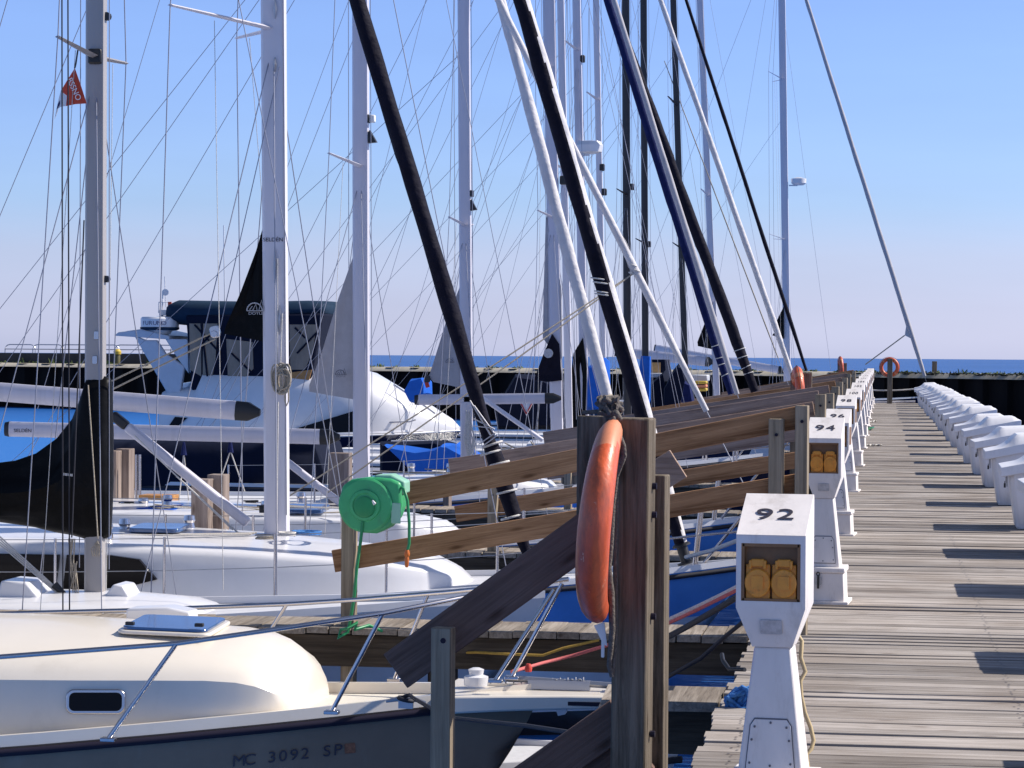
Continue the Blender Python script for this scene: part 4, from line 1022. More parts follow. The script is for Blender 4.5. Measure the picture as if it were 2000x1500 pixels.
    def boom(s, p0, p1, h, wd, m, cap=M['black'], text_=None):
        a, b_ = s.l(p0), s.l(p1); d = (b_ - a).normalized(); mb = MB(); side = Vector((0, 1, 0)); up = side.cross(d); up = up if up.z > 0 else -up
        sh = [(.6, 1), (1, .5), (1, -.5), (.6, -1), (-.6, -1), (-1, -.5), (-1, .5), (-.6, 1)]
        mb.loft([[c + side * (x * wd / 2) + up * (y * h / 2) for x, y in sh] for c in (a, b_)])
        o = mb.build('boom', m, s.root, ang=40)
        mb = MB(); mb.loft([[c + side * (x * wd / 2 * f) + up * (y * h / 2 * f) for x, y in sh] for c, f in ((b_, 1.03), (b_ + d * .10, 1.0), (b_ + d * .2, .35))]); mb.build('gooseneck', cap, o)
        mb = MB(); mb.loft([[c + side * (x * wd / 2 * f) + up * (y * h / 2 * f) for x, y in sh] for c, f in ((a, 1.03), (a - d * .05, .9))]); mb.build('end_cap', cap, o)
        return o
    def pole(s, p0, p1, r, m, name, cap=None):
        a, b_ = s.l(p0), s.l(p1); mb = MB(); mb.beam(a, b_, r * 2, r * 2, up=(0, 1, 0)); o = mb.build(name, m, s.root, bevel=r * .5)
        if cap:
            d = (a - b_).normalized(); mb = MB(); mb.beam(a, a + d * .16, r * 1.9, r * 1.9, up=(0, 1, 0)); mb.build('end_fitting', cap, o, bevel=r * .4)
        return o
    def sheet(s, pts, m, t=.02, name='sail', folds=0.0, sub=10):
        """cloth panel: a fan of real thickness through world outline points"""
        P = [s.l(p) for p in pts]; n = len(P); mb = MB()
        c = sum(P, Vector()) / n; bulge = Vector((0, folds, 0))
        front, back_ = [], []
        rings_f = []
        for k in range(sub + 1):
            f = k / sub
            rings_f.append([c.lerp(p, f) + bulge * ((1 - f * f) + .35 * math.sin(5 * f + i * 1.3) * f * (1 - f) * 4) for i, p in enumerate(P)])
        for sgn in (0, 1):
            rv = [[mb.v(p + Vector((0, t * sgn, 0))) for p in r] for r in rings_f[1:]]; cv = mb.v(rings_f[0][0] * 0 + c + bulge + Vector((0, t * sgn, 0)))
            for i in range(n):
                mb.face([cv, rv[0][i], rv[0][(i + 1) % n]])
                for k in range(len(rv) - 1): mb.face([rv[k][i], rv[k + 1][i], rv[k + 1][(i + 1) % n], rv[k][(i + 1) % n]])
            if sgn == 0: front = rv[-1]
            else: back_ = rv[-1]
        for i in range(n): mb.face([front[i], back_[i], back_[(i + 1) % n], front[(i + 1) % n]])
        return mb.build(name, m, s.root, ang=60)
    def rails(s, x0, x1, n, h=.6, inset=.05, sgn=-1, wires=2, m=None):
        pts = []
        for i in range(n):
            x = lerp(x0, x1, i / (n - 1)); p = s.side(x, sgn, inset, .02); pts.append(p)
            mb = MB(); mb.tube([p, p + Vector((0, 0, h))], .012, 7); mb.build('stanchion', M['steel'], s.root, ang=70)
        for k in range(wires):
            z = h * (1 - .48 * k) - .01
            mb = MB(); mb.tube([p + Vector((0, 0, z)) for p in pts], .0035, 5); mb.build('lifeline', M['steel_dull'], s.root, ang=80)
    def pulpit(s, back=1.3, h=.62, r=.0135):
        P = [s.side(-back, -1, .06, .02), s.side(-back * .45, -1, .05, .02), s.side(-.12, -1, 0, .02)]
        Q = [Vector((p.x, -p.y, p.z)) for p in P]
        top = [P[0] + Vector((0, 0, h)), P[1] + Vector((.05, 0, h)), Vector((.02, -.12, s.zb + h)), Vector((.02, .12, s.zb + h)), Q[1] + Vector((.05, 0, h)), Q[0] + Vector((0, 0, h))]
        mb = MB(); mb.tube(top, r, 7)
        for a, b_ in ((P[0], top[0]), (P[1], top[1]), (P[2] + Vector((-.25, -.03, 0)), top[2]), (P[2] + Vector((-.25, .03, 0)), top[3]), (Q[1], top[4]), (Q[0], top[5])): mb.tube([a, b_], r, 7)
        mid = [p.lerp(t_, .52) for p, t_ in ((P[0], top[0]), (P[1], top[1]), (P[2], top[2]))]
        mb.tube(mid, r * .8, 6); mb.build('pulpit', M['steel'], s.root, ang=70)
    def window(s, x0, x1, y, z0, z1, m=None, rim=None, r=.04, t=.012, slope=0.0):
        c = Vector(((x0 + x1) / 2, y, (z0 + z1) / 2)); v = Vector((0, slope, 1)).normalized()
        if rim:
            mb = MB(); mb.rrect(c, (1, 0, 0), v, x1 - x0, z1 - z0, r, t); f = mb.build('window', rim, s.root, bevel=.004)
            mb = MB(); mb.rrect(c + Vector((0, -t - .0005, 0)), (1, 0, 0), v, (x1 - x0) - .035, (z1 - z0) - .035, r * .75, .003); mb.build('pane', m or M['glass_dark'], f)
        else:
            mb = MB(); mb.rrect(c, (1, 0, 0), v, x1 - x0, z1 - z0, r, t); mb.build('window', m or M['glass_dark'], s.root)
def X(px, Y): return W(px, 700, Y).x

# ================================================================== A: the cream cruiser in front
AY = 14.25
A = Boat('big cream yacht in front with an oblong port and a number on its bow', X(1062, AY), AY, 10.2, 3.3, 1.155, .77, rake=.75, k=1.6, full=1.7)
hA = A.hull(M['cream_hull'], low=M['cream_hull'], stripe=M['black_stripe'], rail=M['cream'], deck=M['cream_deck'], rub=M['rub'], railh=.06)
ax0 = X(618, AY) - A.bx
st = [(ax0 + .01, .36, .02), (ax0 - .012, .45, .07), (ax0 - .04, .52, .145), (ax0 - .075, .57, .205), (ax0 - .12, .61, .255), (ax0 - .19, .65, .305), (ax0 - .29, .69, .35), (ax0 - .45, .74, .385), (ax0 - .75, .81, .42), (ax0 - 1.1, .88, .455), (ax0 - 1.6, .96, .505), (ax0 - 2.2, 1.03, .54), (ax0 - 3.2, 1.08, .56), (ax0 - 4.4, 1.06, .57)]
A.cabin(st, M['cream'], crown=.085, boxy='crease', ang=27)
# port light
pa, pb = A.l(W(118, 1350, 13.28)), A.l(W(230, 1402, 13.28))
def a_side(x):
    for (x0, w0, h0), (x1, w1, h1) in zip(st, st[1:]):
        if x1 <= x <= x0: return lerp(w0, w1, (x0 - x) / (x0 - x1))
    return st[-1][1]
cx = (pa.x + pb.x) / 2
mb = MB(); nrm_y = -a_side(cx) * .985
u = Vector((1, -(a_side(cx + .2) - a_side(cx - .2)) / .4, 0)).normalized(); v = Vector((0, .06, 1)).normalized()
c = Vector((cx, nrm_y + .004, (pa.z + pb.z) / 2))
mb.rrect(c, u, v, abs(pb.x - pa.x), abs(pa.z - pb.z), .042, .022); f = mb.build('port_light', M['steel'], A.root, bevel=.006)
nn = u.cross(v).normalized()
mb = MB(); mb.rrect(c + nn * .0225, u, v, abs(pb.x - pa.x) - .035, abs(pa.z - pb.z) - .035, .030, .003); mb.build('pane', M['glass_dark'], f)
# fore hatch on the cabin roof, dorade box, hand rail
def on_roof(px, py, Y, dz=0.0):
    return A.l(W(px, py, Y)) + Vector((0, 0, dz))
c = on_roof(330, 1233, 14.0)
zr = A.zs(-c.x / A.L) + .45 + .055
mb = MB(); mb.rrect((c.x, -.13, zr - .012), (1, 0, -.02), (0, 1, .05), .54, .52, .06, .022); hh = mb.build('hatch', M['cream'], A.root, bevel=.008)
mb = MB(); mb.rrect((c.x, -.13, zr + .0105), (1, 0, -.02), (0, 1, .05), .49, .47, .05, .018); mb.build('hatch_glass', M['hatch'], hh, bevel=.005)
mb = MB(); mb.box((c.x + .2, -.34, zr + .036), (.05, .03, .02)); mb.box((c.x - .2, -.34, zr + .036), (.05, .03, .02)); mb.build('hatch_dog', M['black'], hh, bevel=.004)
c2 = on_roof(330, 1205, 14.8)
mb = MB(); mb.prism([(c2.x - .25, .5, zr - .06), (c2.x + .14, .5, zr - .06), (c2.x + .14, .5, zr + .02), (c2.x + .0, .5, zr + .045), (c2.x - .25, .5, zr + .03)], (0, .2, 0)); mb.build('vent_box', M['gel'], A.root, bevel=.012)
# bow platform with anchor gear
pl = A.l(W(1205, 1338, AY))
mb = MB(); zt = A.zb + .02
mb.loft([[(x, -w_, zt - th), (x, -w_, zt), (x, w_, zt), (x, w_, zt - th)] for x, w_, th in ((-.55, .42, .10), (-.2, .30, .09), (.15, .22, .08), (pl.x + .12, .19, .07), (pl.x + .19, .12, .07))])
pf = mb.build('bow_platform', M['cream'], A.root, bevel=.012)
mb = MB(); mb.box((.22, -.212, zt - .045), (.7, .012, .022)); mb.build('platform_strip', M['rub'], pf)
mb = MB(); mb.box((.1, .0, zt + .03), (.35, .05, .05)); mb.lathe([(.05, -.05), (.05, .05)], (.42, 0, zt + .01), (0, 1, 0), n=12); mb.tube([(-.2, 0, zt + .06), (.45, 0, zt + .03)], .02, 6)
mb.prism([(.30, -.02, zt - .08), (.42, -.02, zt - .10), (.46, -.02, zt - .20), (.38, -.02, zt - .26), (.34, -.02, zt - .18)], (0, .05, 0))
mb.prism([(.08, -.04, zt - .085), (.16, -.04, zt - .085), (.14, -.04, zt - .13), (.1, -.04, zt - .14)], (0, .08, 0)); mb.build('anchor', M['steel_dull'], A.root)
# windlass and chain
mb = MB(); c = A.l(W(930, 1312, AY)); mb.lathe([(.07, 0), (.07, .05), (.04, .06), (.045, .09), (.02, .10)], (c.x, 0, A.zb + .035), n=14); mb.build('windlass', M['gel'], A.root)
mb = MB()
for k in range(26):
    mb.torus((c.x + .06 + k * .022, .0 + random.uniform(-.006, .006), A.zb + .055 + .03 * (k / 26)), ((1, 0, 0) if k % 2 else (0, .3, 1)), .010, .0035, 8, 5)
mb.build('chain', M['steel_dull'], A.root)
mb = MB(); mb.lathe([(.018, 0), (.022, .02), (.012, .045)], A.l(W(1032, 1312, AY)), n=10); mb.build('deck_cap', M['red'], A.root)
# rails of the pulpit: near and far tubes
near = [W(-260, 1302, 12.75), W(0, 1283, 12.95), W(345, 1257, 13.15), W(560, 1226, 13.3), W(748, 1198, 13.5), W(890, 1170, 13.8), W(1010, 1146, 14.1), W(1110, 1131, 14.2)]
far = [W(1110, 1131, 14.2), W(1000, 1144, 14.6), W(870, 1157, 14.9), W(700, 1171, 15.1), W(560, 1180, 15.3), W(250, 1192, 15.5), W(-260, 1205, 15.7)]
mb = MB(); mb.tube([A.l(p) for p in near], .0135, 8); mb.build('near_rail', M['steel'], A.root, ang=75)
mb = MB(); mb.tube([A.l(p) for p in far], .0135, 8); mb.build('far_rail', M['steel'], A.root, ang=75)
for a, b_, Y0, Y1 in (((345, 1257), (212, 1442), 13.15, 13.08), ((748, 1198), (648, 1389), 13.5, 13.5), ((836, 1159), (770, 1326), 14.95, 15.0), ((560, 1180), (524, 1238), 15.3, 15.35), ((1098, 1140), (1000, 1322), 14.15, 14.2), ((1082, 1152), (968, 1328), 14.05, 14.0)):
    mb = MB(); mb.tube([A.l(W(*a, Y0)), A.l(W(*b_, Y1))], .0125, 8); q = mb.build('stanchion', M['steel'], A.root, ang=75)
    mb = MB(); e = A.l(W(*b_, Y1)); mb.box((e.x, e.y, e.z - .005), (.08, .06, .02)); mb.build('stanchion_foot', M['steel'], q, bevel=.004)
# cleat and mooring line
c = W(793, 1362, 13.72); c.z = A.o.z + A.zs(-(c.x - A.bx) / A.L) + .03
mb = MB(); cl = A.l(c); mb.tube([cl + Vector((-.11, 0, .03)), cl + Vector((-.05, 0, .045)), cl + Vector((.05, 0, .045)), cl + Vector((.11, 0, .03))], [.008, .014, .014, .008], 8); mb.box(cl + Vector((0, 0, .02)), (.08, .03, .05)); mb.build('cleat', M['steel_dull'], A.root)
mb = MB(); mb.tube([c + Vector((-.06, 0, .04)), W(800, 1357, 13.7), W(812, 1366, 13.55), W(845, 1385, 13.3), W(880, 1402, 12.8), W(1030, 1418, 11.6), W(1240, 1450, 10.2)], .011, 7)
mb.torus(c + Vector((0, 0, .045)), (.2, 0, 1), .04, .012, 14, 6); tag(mb.build('mooring_line', M['blackwire'], ang=75), 'dark mooring line from the cleat on the cream yacht to the near post', 'rope')
# chainplate slot, jib track etc.
mb = MB(); mb.tube([A.side(x, -1, .16, .02) for x in (-1.5, -2.0, -2.6, -3.2)], .008, 5); mb.build('deck_track', M['steel_dull'], A.root, ang=75)
# registration number on the near bow
def hull_pt(B_, x, v, sg=-1):
    t = -x / B_.L; z = B_.zs(t) * v
    hw = B_.hb(t - B_.rake * (1 - v) ** 1.15 / B_.L) * (.80 + .20 * v ** .7)
    return Vector((x, sg * hw, z))
xs = A.l(W(545, 1470, 13.5)).x
pc = hull_pt(A, xs, .80)
u = (hull_pt(A, xs + .2, .80 + .2 * .02) - hull_pt(A, xs - .2, .80 - .2 * .02)).normalized(); v = (hull_pt(A, xs, .86) - hull_pt(A, xs, .74)).normalized()
for k, ch in enumerate('MC 3092 SP'):
    if ch == ' ': continue
    x = xs - .245 + k * .056
    p = hull_pt(A, x, .815 + (x - xs) * .022); u = (hull_pt(A, x + .05, .815) - hull_pt(A, x - .05, .815)).normalized(); v = (hull_pt(A, x, .86) - hull_pt(A, x, .76)).normalized()
    text('registration', ch, .095, M['ink'], hA, p + u.cross(v) * .006, u, v, sx=1.05, depth=.0008, shear=.12)
x = xs + .325; p = hull_pt(A, x, .823); u = (hull_pt(A, x + .05, .82) - hull_pt(A, x - .05, .82)).normalized(); v = (hull_pt(A, x, .86) - hull_pt(A, x, .76)).normalized()
mb = MB(); mb.rrect(p + u.cross(v) * .003, u, v, .06, .06, .004, .001); mb.build('decal', mat('faded_decal', (.35, .13, .06), .6, noise=.5, nscale=60), hA)

# small white skiff with black stripes under the cream yacht's bow
SK = Boat('low white skiff with black stripes tucked under the cream yacht\'s bow platform', X(1330, 15.35), 15.35, 3.2, 1.25, .66, .60, rake=.35, k=1.5, cat='skiff', name='skiff')
SK.hull(M['gel'], low=M['black_stripe'], stripe=M['gel'], rub=M['blackwire'], railh=.03, rail=M['gel'])

# ================================================================== B: low sloop with the furled dark jib
BY = 17.75
B_ = Boat('low white sloop with a black mainsail cover and a dark rolled jib', X(1068, BY), BY, 9.2, 2.2, 1.36, 1.06, rake=.9, k=1.6)
B_.hull(M['gelgrey'], rail=M['gel'], band=M['gel'])
bx = lambda p: X(p, BY) - B_.bx
B_.cabin([(bx(420), .3, .02), (bx(400), .42, .05), (bx(360), .5, .09), (bx(250), .58, .13), (bx(0), .66, .17), (bx(-300), .7, .22), (bx(-700), .7, .26)], M['gel'], crown=.05)
mb = MB(); c = B_.l(W(238, 1165, 17.6)); mb.prism([(c.x - .13, -.2, 1.30), (c.x + .08, -.2, 1.30), (c.x + .02, -.2, 1.40), (c.x - .05, -.2, 1.41)], (0, .3, 0)); mb.build('vent_box', M['gel'], B_.root, bevel=.012)
for (p0, w_) in ((40, .32),):
    c = B_.l(W(p0, 1165, 17.5)); mb = MB(); mb.prism([(c.x - w_ / 2, -.3, 1.30), (c.x + w_ / 2, -.3, 1.30), (c.x + w_ / 2 - .1, -.3, 1.42), (c.x - w_ / 2 + .03, -.3, 1.43)], (0, .4, 0)); mb.build('hatch', M['gel'], B_.root, bevel=.015)
B_.mast(W(193, -1900, BY), W(185, 1178, BY), .142, .10, M['alu_warm'])
B_.rig([(W(185, 112, BY).z, .80, .02)], cb=.95, aft=.22, stern=-9.0, m=M['alu_warm'])
mb = MB(); c = B_.at_z(W(185, 112, BY).z); mb.box(c + Vector((.01, -.055, 0)), (.10, .05, .11)); mb.build('spreader_bracket', M['black'], B_.root, bevel=.015)
for (px, py) in ((193, 655), (190, 703)):
    mb = MB(); p = B_.l(W(px, py, BY)); mb.rrect((p.x, p.y - .05, p.z), (1, 0, 0), (0, 0, 1), .035, .055, .008, .012); mb.build('mast_fitting', M['steel'], B_.root)
for (px, py, r_) in ((209, 32, .03), (208, 545, .025)):
    mb = MB(); p = B_.l(W(px, py, BY)); mb.lathe([(r_, -.02), (r_, .02)], p, (0, 1, 0), n=10); mb.build('mast_cleat', M['black'], B_.root)
# three heavy near shrouds seen against the sky
for (a, b_) in (((120, -700), (123, 1196)), ((131, -700), (136, 1198)), ((164, 430), (140, 1050))):
    B_.wire(B_.l(W(*a, 16.85)), B_.l(W(*b_, 16.85)), .0055, 'shroud', M['blackwire'])
F1 = B_.furl(W(962, 880, BY), W(698, 0, BY), .060, M['navy_sail'], drum=False, lash=0, steps=90)
mb = MB()
q0, q1 = B_.l(W(962, 880, BY)), B_.l(W(1030, 1085, BY))
mb.tube([q0.lerp(q1, t) for t in (-.05, .1, .35, .6, .85, 1)], [.055, .062, .06, .055, .045, .03], 12); mb.build('sail_tail', M['navy_sail'], F1, ang=75)
for k, (px, py) in enumerate(((962, 868), (958, 884), (975, 905), (990, 960), (998, 1010))):
    mb = MB(); mb.torus(B_.l(W(px, py, BY)), (.28, 0, -.95 + random.uniform(-.2, .2)), .068, .009, 22, 6); mb.build('lashing', M['rope'], F1, ang=80)
for (a, b_) in (((918, 782), (958, 850)), ((926, 792), (968, 850)), ((925, 818), (966, 838)), ((925, 832), (962, 836)), ((935, 868), (968, 845)), ((942, 872), (972, 850))):
    mb = MB(); mb.beam(B_.l(W(*a, BY - .09)), B_.l(W(*b_, BY - .09)), .006, .028, up=(0, 1, 0)); mb.build('webbing_strap', M['white_sail'], F1)
# black mainsail cover: from high on the mast, sweeping down along the boom
prof = [(217, 745, 1046, .05), (214, 738, 1050, .10), (205, 734, 1053, .128), (186, 733, 1054, .135), (171, 738, 1054, .14), (160, 772, 1050, .14), (140, 818, 1045, .15), (110, 856, 1040, .16), (70, 885, 1030, .165), (30, 899, 1024, .16), (-40, 908, 1014, .15), (-200, 925, 1000, .13), (-420, 940, 985, .10)]
mb = MB(); rr = []
for (px, yt, yb, th) in prof:
    a, c = B_.l(W(px, yt, BY)), B_.l(W(px, yb, BY)); n = 26; ring = []
    for k in range(n):
        t = 2 * math.pi * k / n; ca, sa = math.cos(t), math.sin(t)
        z = (a.z + c.z) / 2 + (a.z - c.z) / 2 * (abs(sa) ** .85) * (1 if sa > 0 else -1)
        wr = 1 + .16 * math.sin(px * .13 + sa * 5) + .12 * math.sin(px * .31 - sa * 9) + (.14 * math.sin(sa * 14 + px * .05) if px > 120 else .05 * math.sin(sa * 11))
        ring.append(Vector(((a.x + c.x) / 2, th * (abs(ca) ** .8) * (1 if ca > 0 else -1) * ((1.0 if px > 158 else .55 - .45 * sa) if sa > 0 else 1.0 if px > 158 else .75 + .25 * (1 + sa)) * (wr if px < 158 else 1 + (wr - 1) * .35), z)))
    rr.append(ring)
mb.loft(rr); cv = mb.build('mainsail_cover', M['black_sail'], B_.root, ang=60)
mb = MB(); mb.tube([B_.l(W(172, 752, BY - .2)), B_.l(W(185, 950, BY - .24)), B_.l(W(191, 1052, BY - .18))], .005, 5); mb.build('cover_line', M['rope_tan'], cv, ang=80)
mb = MB(); c = B_.l(W(190, 1062, BY - .07))
for k in range(5): mb.tube([c + Vector((0, 0, .02)), c + Vector((.02 * (k - 2), -.015, -.04 - .012 * (k % 3))), c + Vector((.015 * (k - 2), -.01, -.09))], .004, 5)
mb.build('cover_tie', M['rope_tan'], cv, ang=80)
mb = MB()
for k in range(6): p = B_.l(W(124 + k * 3.3, 926 + k * .4, BY - .155)); mb.box((p.x, p.y, p.z), (.006, .004, .018))
mb.build('sewn_mark', M['white_print'], cv)
# loops of line on the mast foot and tackle running aft
mb = MB()
for k in range(5):
    a = B_.l(W(146 - k * 3, 1052, BY - .1)); b2 = B_.l(W(138 + k * 4.5, 1150 + k * 8, BY - .12))
    mb.tube([a, a.lerp(b2, .5) + Vector((random.uniform(-.03, .03), 0, 0)), b2, a.lerp(b2, .45) + Vector((random.uniform(.0, .05), 0, 0))], .005, 5)
mb.build('halyard_coil', M['rope_tan'], B_.root, ang=80)
for k in range(4):
    B_.wire(B_.l(W(-40, 1012 + k * 6, BY - .1)), B_.l(W(112, 1150 + k * 3, BY - .1)), .0055, 'vang_line', M['rope'])
mb = MB(); mb.tube([B_.l(W(106, 1142, BY - .1)), B_.l(W(128, 1163, BY - .1))], [.03, .018], 8); mb.build('vang_block', M['black'], B_.root)
# pennant hanging under the spreader
fl = thing('pennant', 'small red, white and blue pennant under the spreader of the leftmost mast', 'flag', W(148, 125, 17.3)); fo = fl.location.copy()
F = lambda x, y, dy=0: W(x, y, 17.3) - fo + Vector((0, dy, 0))
mb = MB(); mb.tube([F(152, 98), F(148, 125), F(146, 133)], .006, 6); mb.build('hoist_line', M['black'], fl)
def cloth(pts, m, nm, t=.004):
    mb = MB(); mb.prism(pts, (0, t, 0)); return mb.build(nm, m, fl)
red_ = cloth([F(146, 133), F(130, 156, .015), F(116, 177, .03), F(129, 186, .02), F(129, 207, .0), F(148, 204, -.02), F(169, 202, 0), F(160, 170, -.015)], M['flag_red'], 'red_panel')
cloth([F(116, 177, .031), F(112, 190, .035), F(108, 214, .02), F(118, 208, .01), F(129, 207, .001), F(129, 186, .021)], M['white_print'], 'white_panel')
cloth([F(117, 190, .024), F(111, 200, .026), F(109.5, 213, .012), F(114, 207, .012), F(119, 198, .02)], M['navy_print'], 'blue_patch')
cloth([F(108, 214, .02), F(103, 232, .04), F(109, 222, .02), F(113, 212, .015)], M['white_print'], 'tail')
u = (F(160, 196) - F(140, 152)).normalized(); v = Vector((0, -1, 0)).cross(u) * -1
v = u.cross(Vector((0, -1, 0))) * -1
text('lettering', 'BSSNO', .058, M['white_print'], red_, F(147, 175, -.028), u, v if v.x > 0 else -v, sx=.95, depth=.001)

# ================================================================== C: large cruiser with the white furled main
CY = 20.6
C_ = Boat('large white cruiser with long black windows and rope coiled on its broad mast', X(1470, CY), CY, 12.0, 3.3, 1.40, 1.06, rake=1.1, k=3.2)
C_.hull(M['gelgrey'], band=M['blue_hull'], low=M['gelgrey'], rail=M['gel'], rub=M['blackwire'], railh=.045)
cx_ = lambda p: X(p, CY) - C_.bx
C_.cabin([(cx_(925), .12, .02), (cx_(915), .25, .05), (cx_(890), .42, .12), (cx_(850), .6, .19), (cx_(780), .75, .26), (cx_(660), .92, .33), (cx_(520), 1.04, .40), (cx_(350), 1.12, .45), (cx_(100), 1.18, .50), (cx_(-300), 1.2, .52), (cx_(-900), 1.2, .5)], M['gel'], crown=.07, boxy=True)
# raked black windows
def c_side(x, f): 
    return None
for (pts) in (((-60, 1152), (-60, 1092), (112, 1096), (104, 1160)), ((120, 1160), (128, 1096), (210, 1098), (265, 1106), (300, 1138), (260, 1148), (165, 1160))):
    mb = MB(); Y = CY - 1.2; P = [C_.l(W(x, y - (12 if y < 1120 else 4), Y)) for x, y in pts]
    P = [Vector((p.x, -1.205 - .02 + (.10 if p.x > cx_(250) else (.045 if p.x > cx_(180) else 0)), p.z)) for p in P]
    mb.prism(P, (0, .06, 0)); mb.build('window', M['glass_dark'], C_.root, bevel=.006)
C_.mast(W(523, -1700, CY), W(541, 1064, CY), .20, .125, M['alu_white'])
zsp = W(545, 57, CY).z
C_.rig([(zsp, 1.05, .58)], cb=1.45, aft=.65, stern=-11.5, r=.005)
mb = MB(); p = C_.l(W(541, 1062, CY)); mb.box((p.x, p.y, p.z - .01), (.30, .22, .03)); mb.build('mast_step', M['black'], C_.root, bevel=.008)
for k in range(5):
    mb = MB(); a = random.uniform(0, 6.3); c = p + Vector((.16 * math.cos(a), -.13 + .02 * k, .03)); mb.lathe([(.028, -.012), (.028, .012)], c, (math.sin(a), .4, .3), n=10); mb.build('turning_block', M['steel_dull'], C_.root)
text('lettering', 'SELDÉN', .045, M['ink'], C_.root, C_.l(W(537, 469, CY)) + Vector((0, -.066, 0)), (1, 0, 0), (0, 0, 1), sx=1.1, depth=.001)
for (px, py, h) in ((541, 128, .06), (541, 20, .08), (541, 520, .14), (550, 625, .12)):
    mb = MB(); q = C_.l(W(px, py, CY)); mb.tube([q + Vector((0, -.075, h)), q + Vector((0.004, -.085, 0)), q + Vector((0, -.075, -h))], [.004, .014, .004], 6); mb.build('halyard_exit', M['steel_dull'], C_.root)
for (a, b_, rr_) in (((542, 505), (542, 735), .005), ((551, 612), (547, 735), .005), ((543, 785), (540, 1060), .006), ((546, 130), (430, 640), .004)):
    C_.wire(C_.l(W(*a, CY - .085)), C_.l(W(*b_, CY - .085)), rr_, 'halyard', M['rope'] if a[0] != 546 else M['wire'])
mb = MB(); o_ = C_.l(W(551, 735, CY - .1))
for k in range(9):
    ang = random.uniform(-.5, .5); w_, h_ = random.uniform(.035, .065), random.uniform(.08, .13)
    mb.tube([o_ + Vector((math.cos(t) * w_ + ang * .12 + math.sin(t) * .03 * ang, -.01 * (k % 3) - .012, math.sin(t) * h_ - .02)) for t in [2 * math.pi * q / 14 for q in range(15)]], .0075, 6)
mb.tube([o_ + Vector((.055, -.01, -.02)), o_ + Vector((.06, -.02, -.2)), o_ + Vector((.045, -.02, -.24)), o_ + Vector((.03, -.02, -.2)), o_ + Vector((.03, -.02, -.05))], .007, 6)
mb.tube([o_ + Vector((-.06, -.02, .0)), o_ + Vector((.0, -.04, .02)), o_ + Vector((.06, -.02, .0))], .008, 6)
mb.build('rope_coil', M['rope_tan'], C_.root, ang=80)
F3 = C_.furl(W(1330, 1062, CY), W(1018, 0, CY), .074, M['navy_sail'], M['white_sail'], split=0.0, lash=0, steps=110, n=30)
for (px, py) in ((1170, 545), (1174, 553), (1177, 571), (1178, 576)):
    mb = MB(); mb.torus(C_.l(W(px + 2, py, CY)), (.15, 0, 1), .073, .007, 24, 6); mb.build('lashing', M['rope'], F3, ang=80)
C_.boom(W(-260, 745, CY), W(462, 802, CY), .155, .12, M['alu'])
C_.pole(W(248, 833, CY - .02), W(484, 1022, CY - .02), .042, M['alu'], 'vang_strut', M['black'])
C_.wire(C_.l(W(262, 850, CY - .1)), C_.l(W(455, 1035, CY - .1)), .006, 'vang_line', M['rope']); C_.wire(C_.l(W(345, 930, CY - .1)), C_.l(W(470, 1045, CY - .1)), .008, 'vang_line', M['rope'])
# clew of the main rolled in the mast: black with a printed badge
sl_ = C_.sheet([W(519, 425, CY), W(500, 490, CY), W(470, 570, CY), W(440, 640, CY), W(437, 652, CY), W(480, 660, CY), W(519, 668, CY)], M['black_sail'], .03, 'mainsail_clew', .02)
def badge(B, c, w_, m, mb_parent, word=None):
    """a semicircle emblem with a little sail in it, and a word under it"""
    mb = MB(); n = 12
    o = B.l(c)
    def P(x, z): return o + Vector((x * w_, 0, z * w_))
    arc = [P(.42 * math.cos(t) - .08, .42 * math.sin(t)) for t in [math.pi * k / n for k in range(n + 1)]]
    mb.tube(arc, .030 * w_ * 1.2, 5); mb.tube([P(-.5, 0), P(.5, 0)], .025 * w_, 5)
    mb.tube([P(-.18, .02), P(.0, .36), P(.06, .03)], .028 * w_, 5); mb.tube([P(.16, .03), P(.30, .56), P(.46, .03)], .03 * w_, 5); mb.tube([P(-.35, .05), P(-.2, .25)], .025 * w_, 5)
    b = mb.build('badge', m, mb_parent, ang=80)
    if word: text('lettering', word, .21 * w_, m, mb_parent, P(0, -.14), (1, 0, 0), (0, 0, 1), sx=1.25, depth=.001, bold=0)
badge(C_, W(500, 607, CY - .045), .155, M['plate'], sl_, 'DOYLE')
mb = MB(); p = C_.l(W(423, 648, CY)); mb.rrect(p + Vector((0, -.03, 0)), (1, 0, .2), (-.2, 0, 1), .085, .10, .03, .03); mb.lathe([(.03, 0), (.03, .05)], p + Vector((-.005, -.02, -.02)), (0, -1, 0), n=14); mb.build('clew_block', M['steel'], C_.root, bevel=.004)
for (a, b_) in (((410, 652), (210, 748)), ((420, 662), (214, 763))): C_.wire(C_.l(W(*a, CY - .03)), C_.l(W(*b_, CY - .03)), .0075, 'outhaul', M['rope_tan'])
C_.rails(cx_(-150), cx_(1200), 8, .52); C_.rails(cx_(-150), cx_(1200), 8, .52, sgn=1)
C_.pulpit(1.0, .5)
# roof details
for (x0, y0) in ((70, .2), (330, .25)):
    mb = MB(); q = cx_(x0); z = C_.zs(-q / C_.L) + .46 + .06; mb.rrect((q, -y0, z), (1, 0, 0), (0, 1, .05), .42, .4, .05, .035); h = mb.build('hatch', M['hatch'], C_.root, bevel=.006)
mb = MB()
for yy in (-.72, -.60): mb.tube([Vector((cx_(p_), yy, C_.zs(-cx_(p_) / C_.L) + .475)) for p_ in (0, 120, 240)], .012, 6)
mb.build('hand_rail', M['steel'], C_.root, ang=75)
for k in range(6):
    C_.wire(Vector((cx_(535) - .1, -.15 - .05 * k, C_.zs(-cx_(535) / C_.L) + .48)), Vector((cx_(210) - .2 * k, -.55 - .03 * k, C_.zs(-cx_(210) / C_.L) + .49)), .006, 'control_line', M['rope'] if k % 2 else M['rope_tan'])

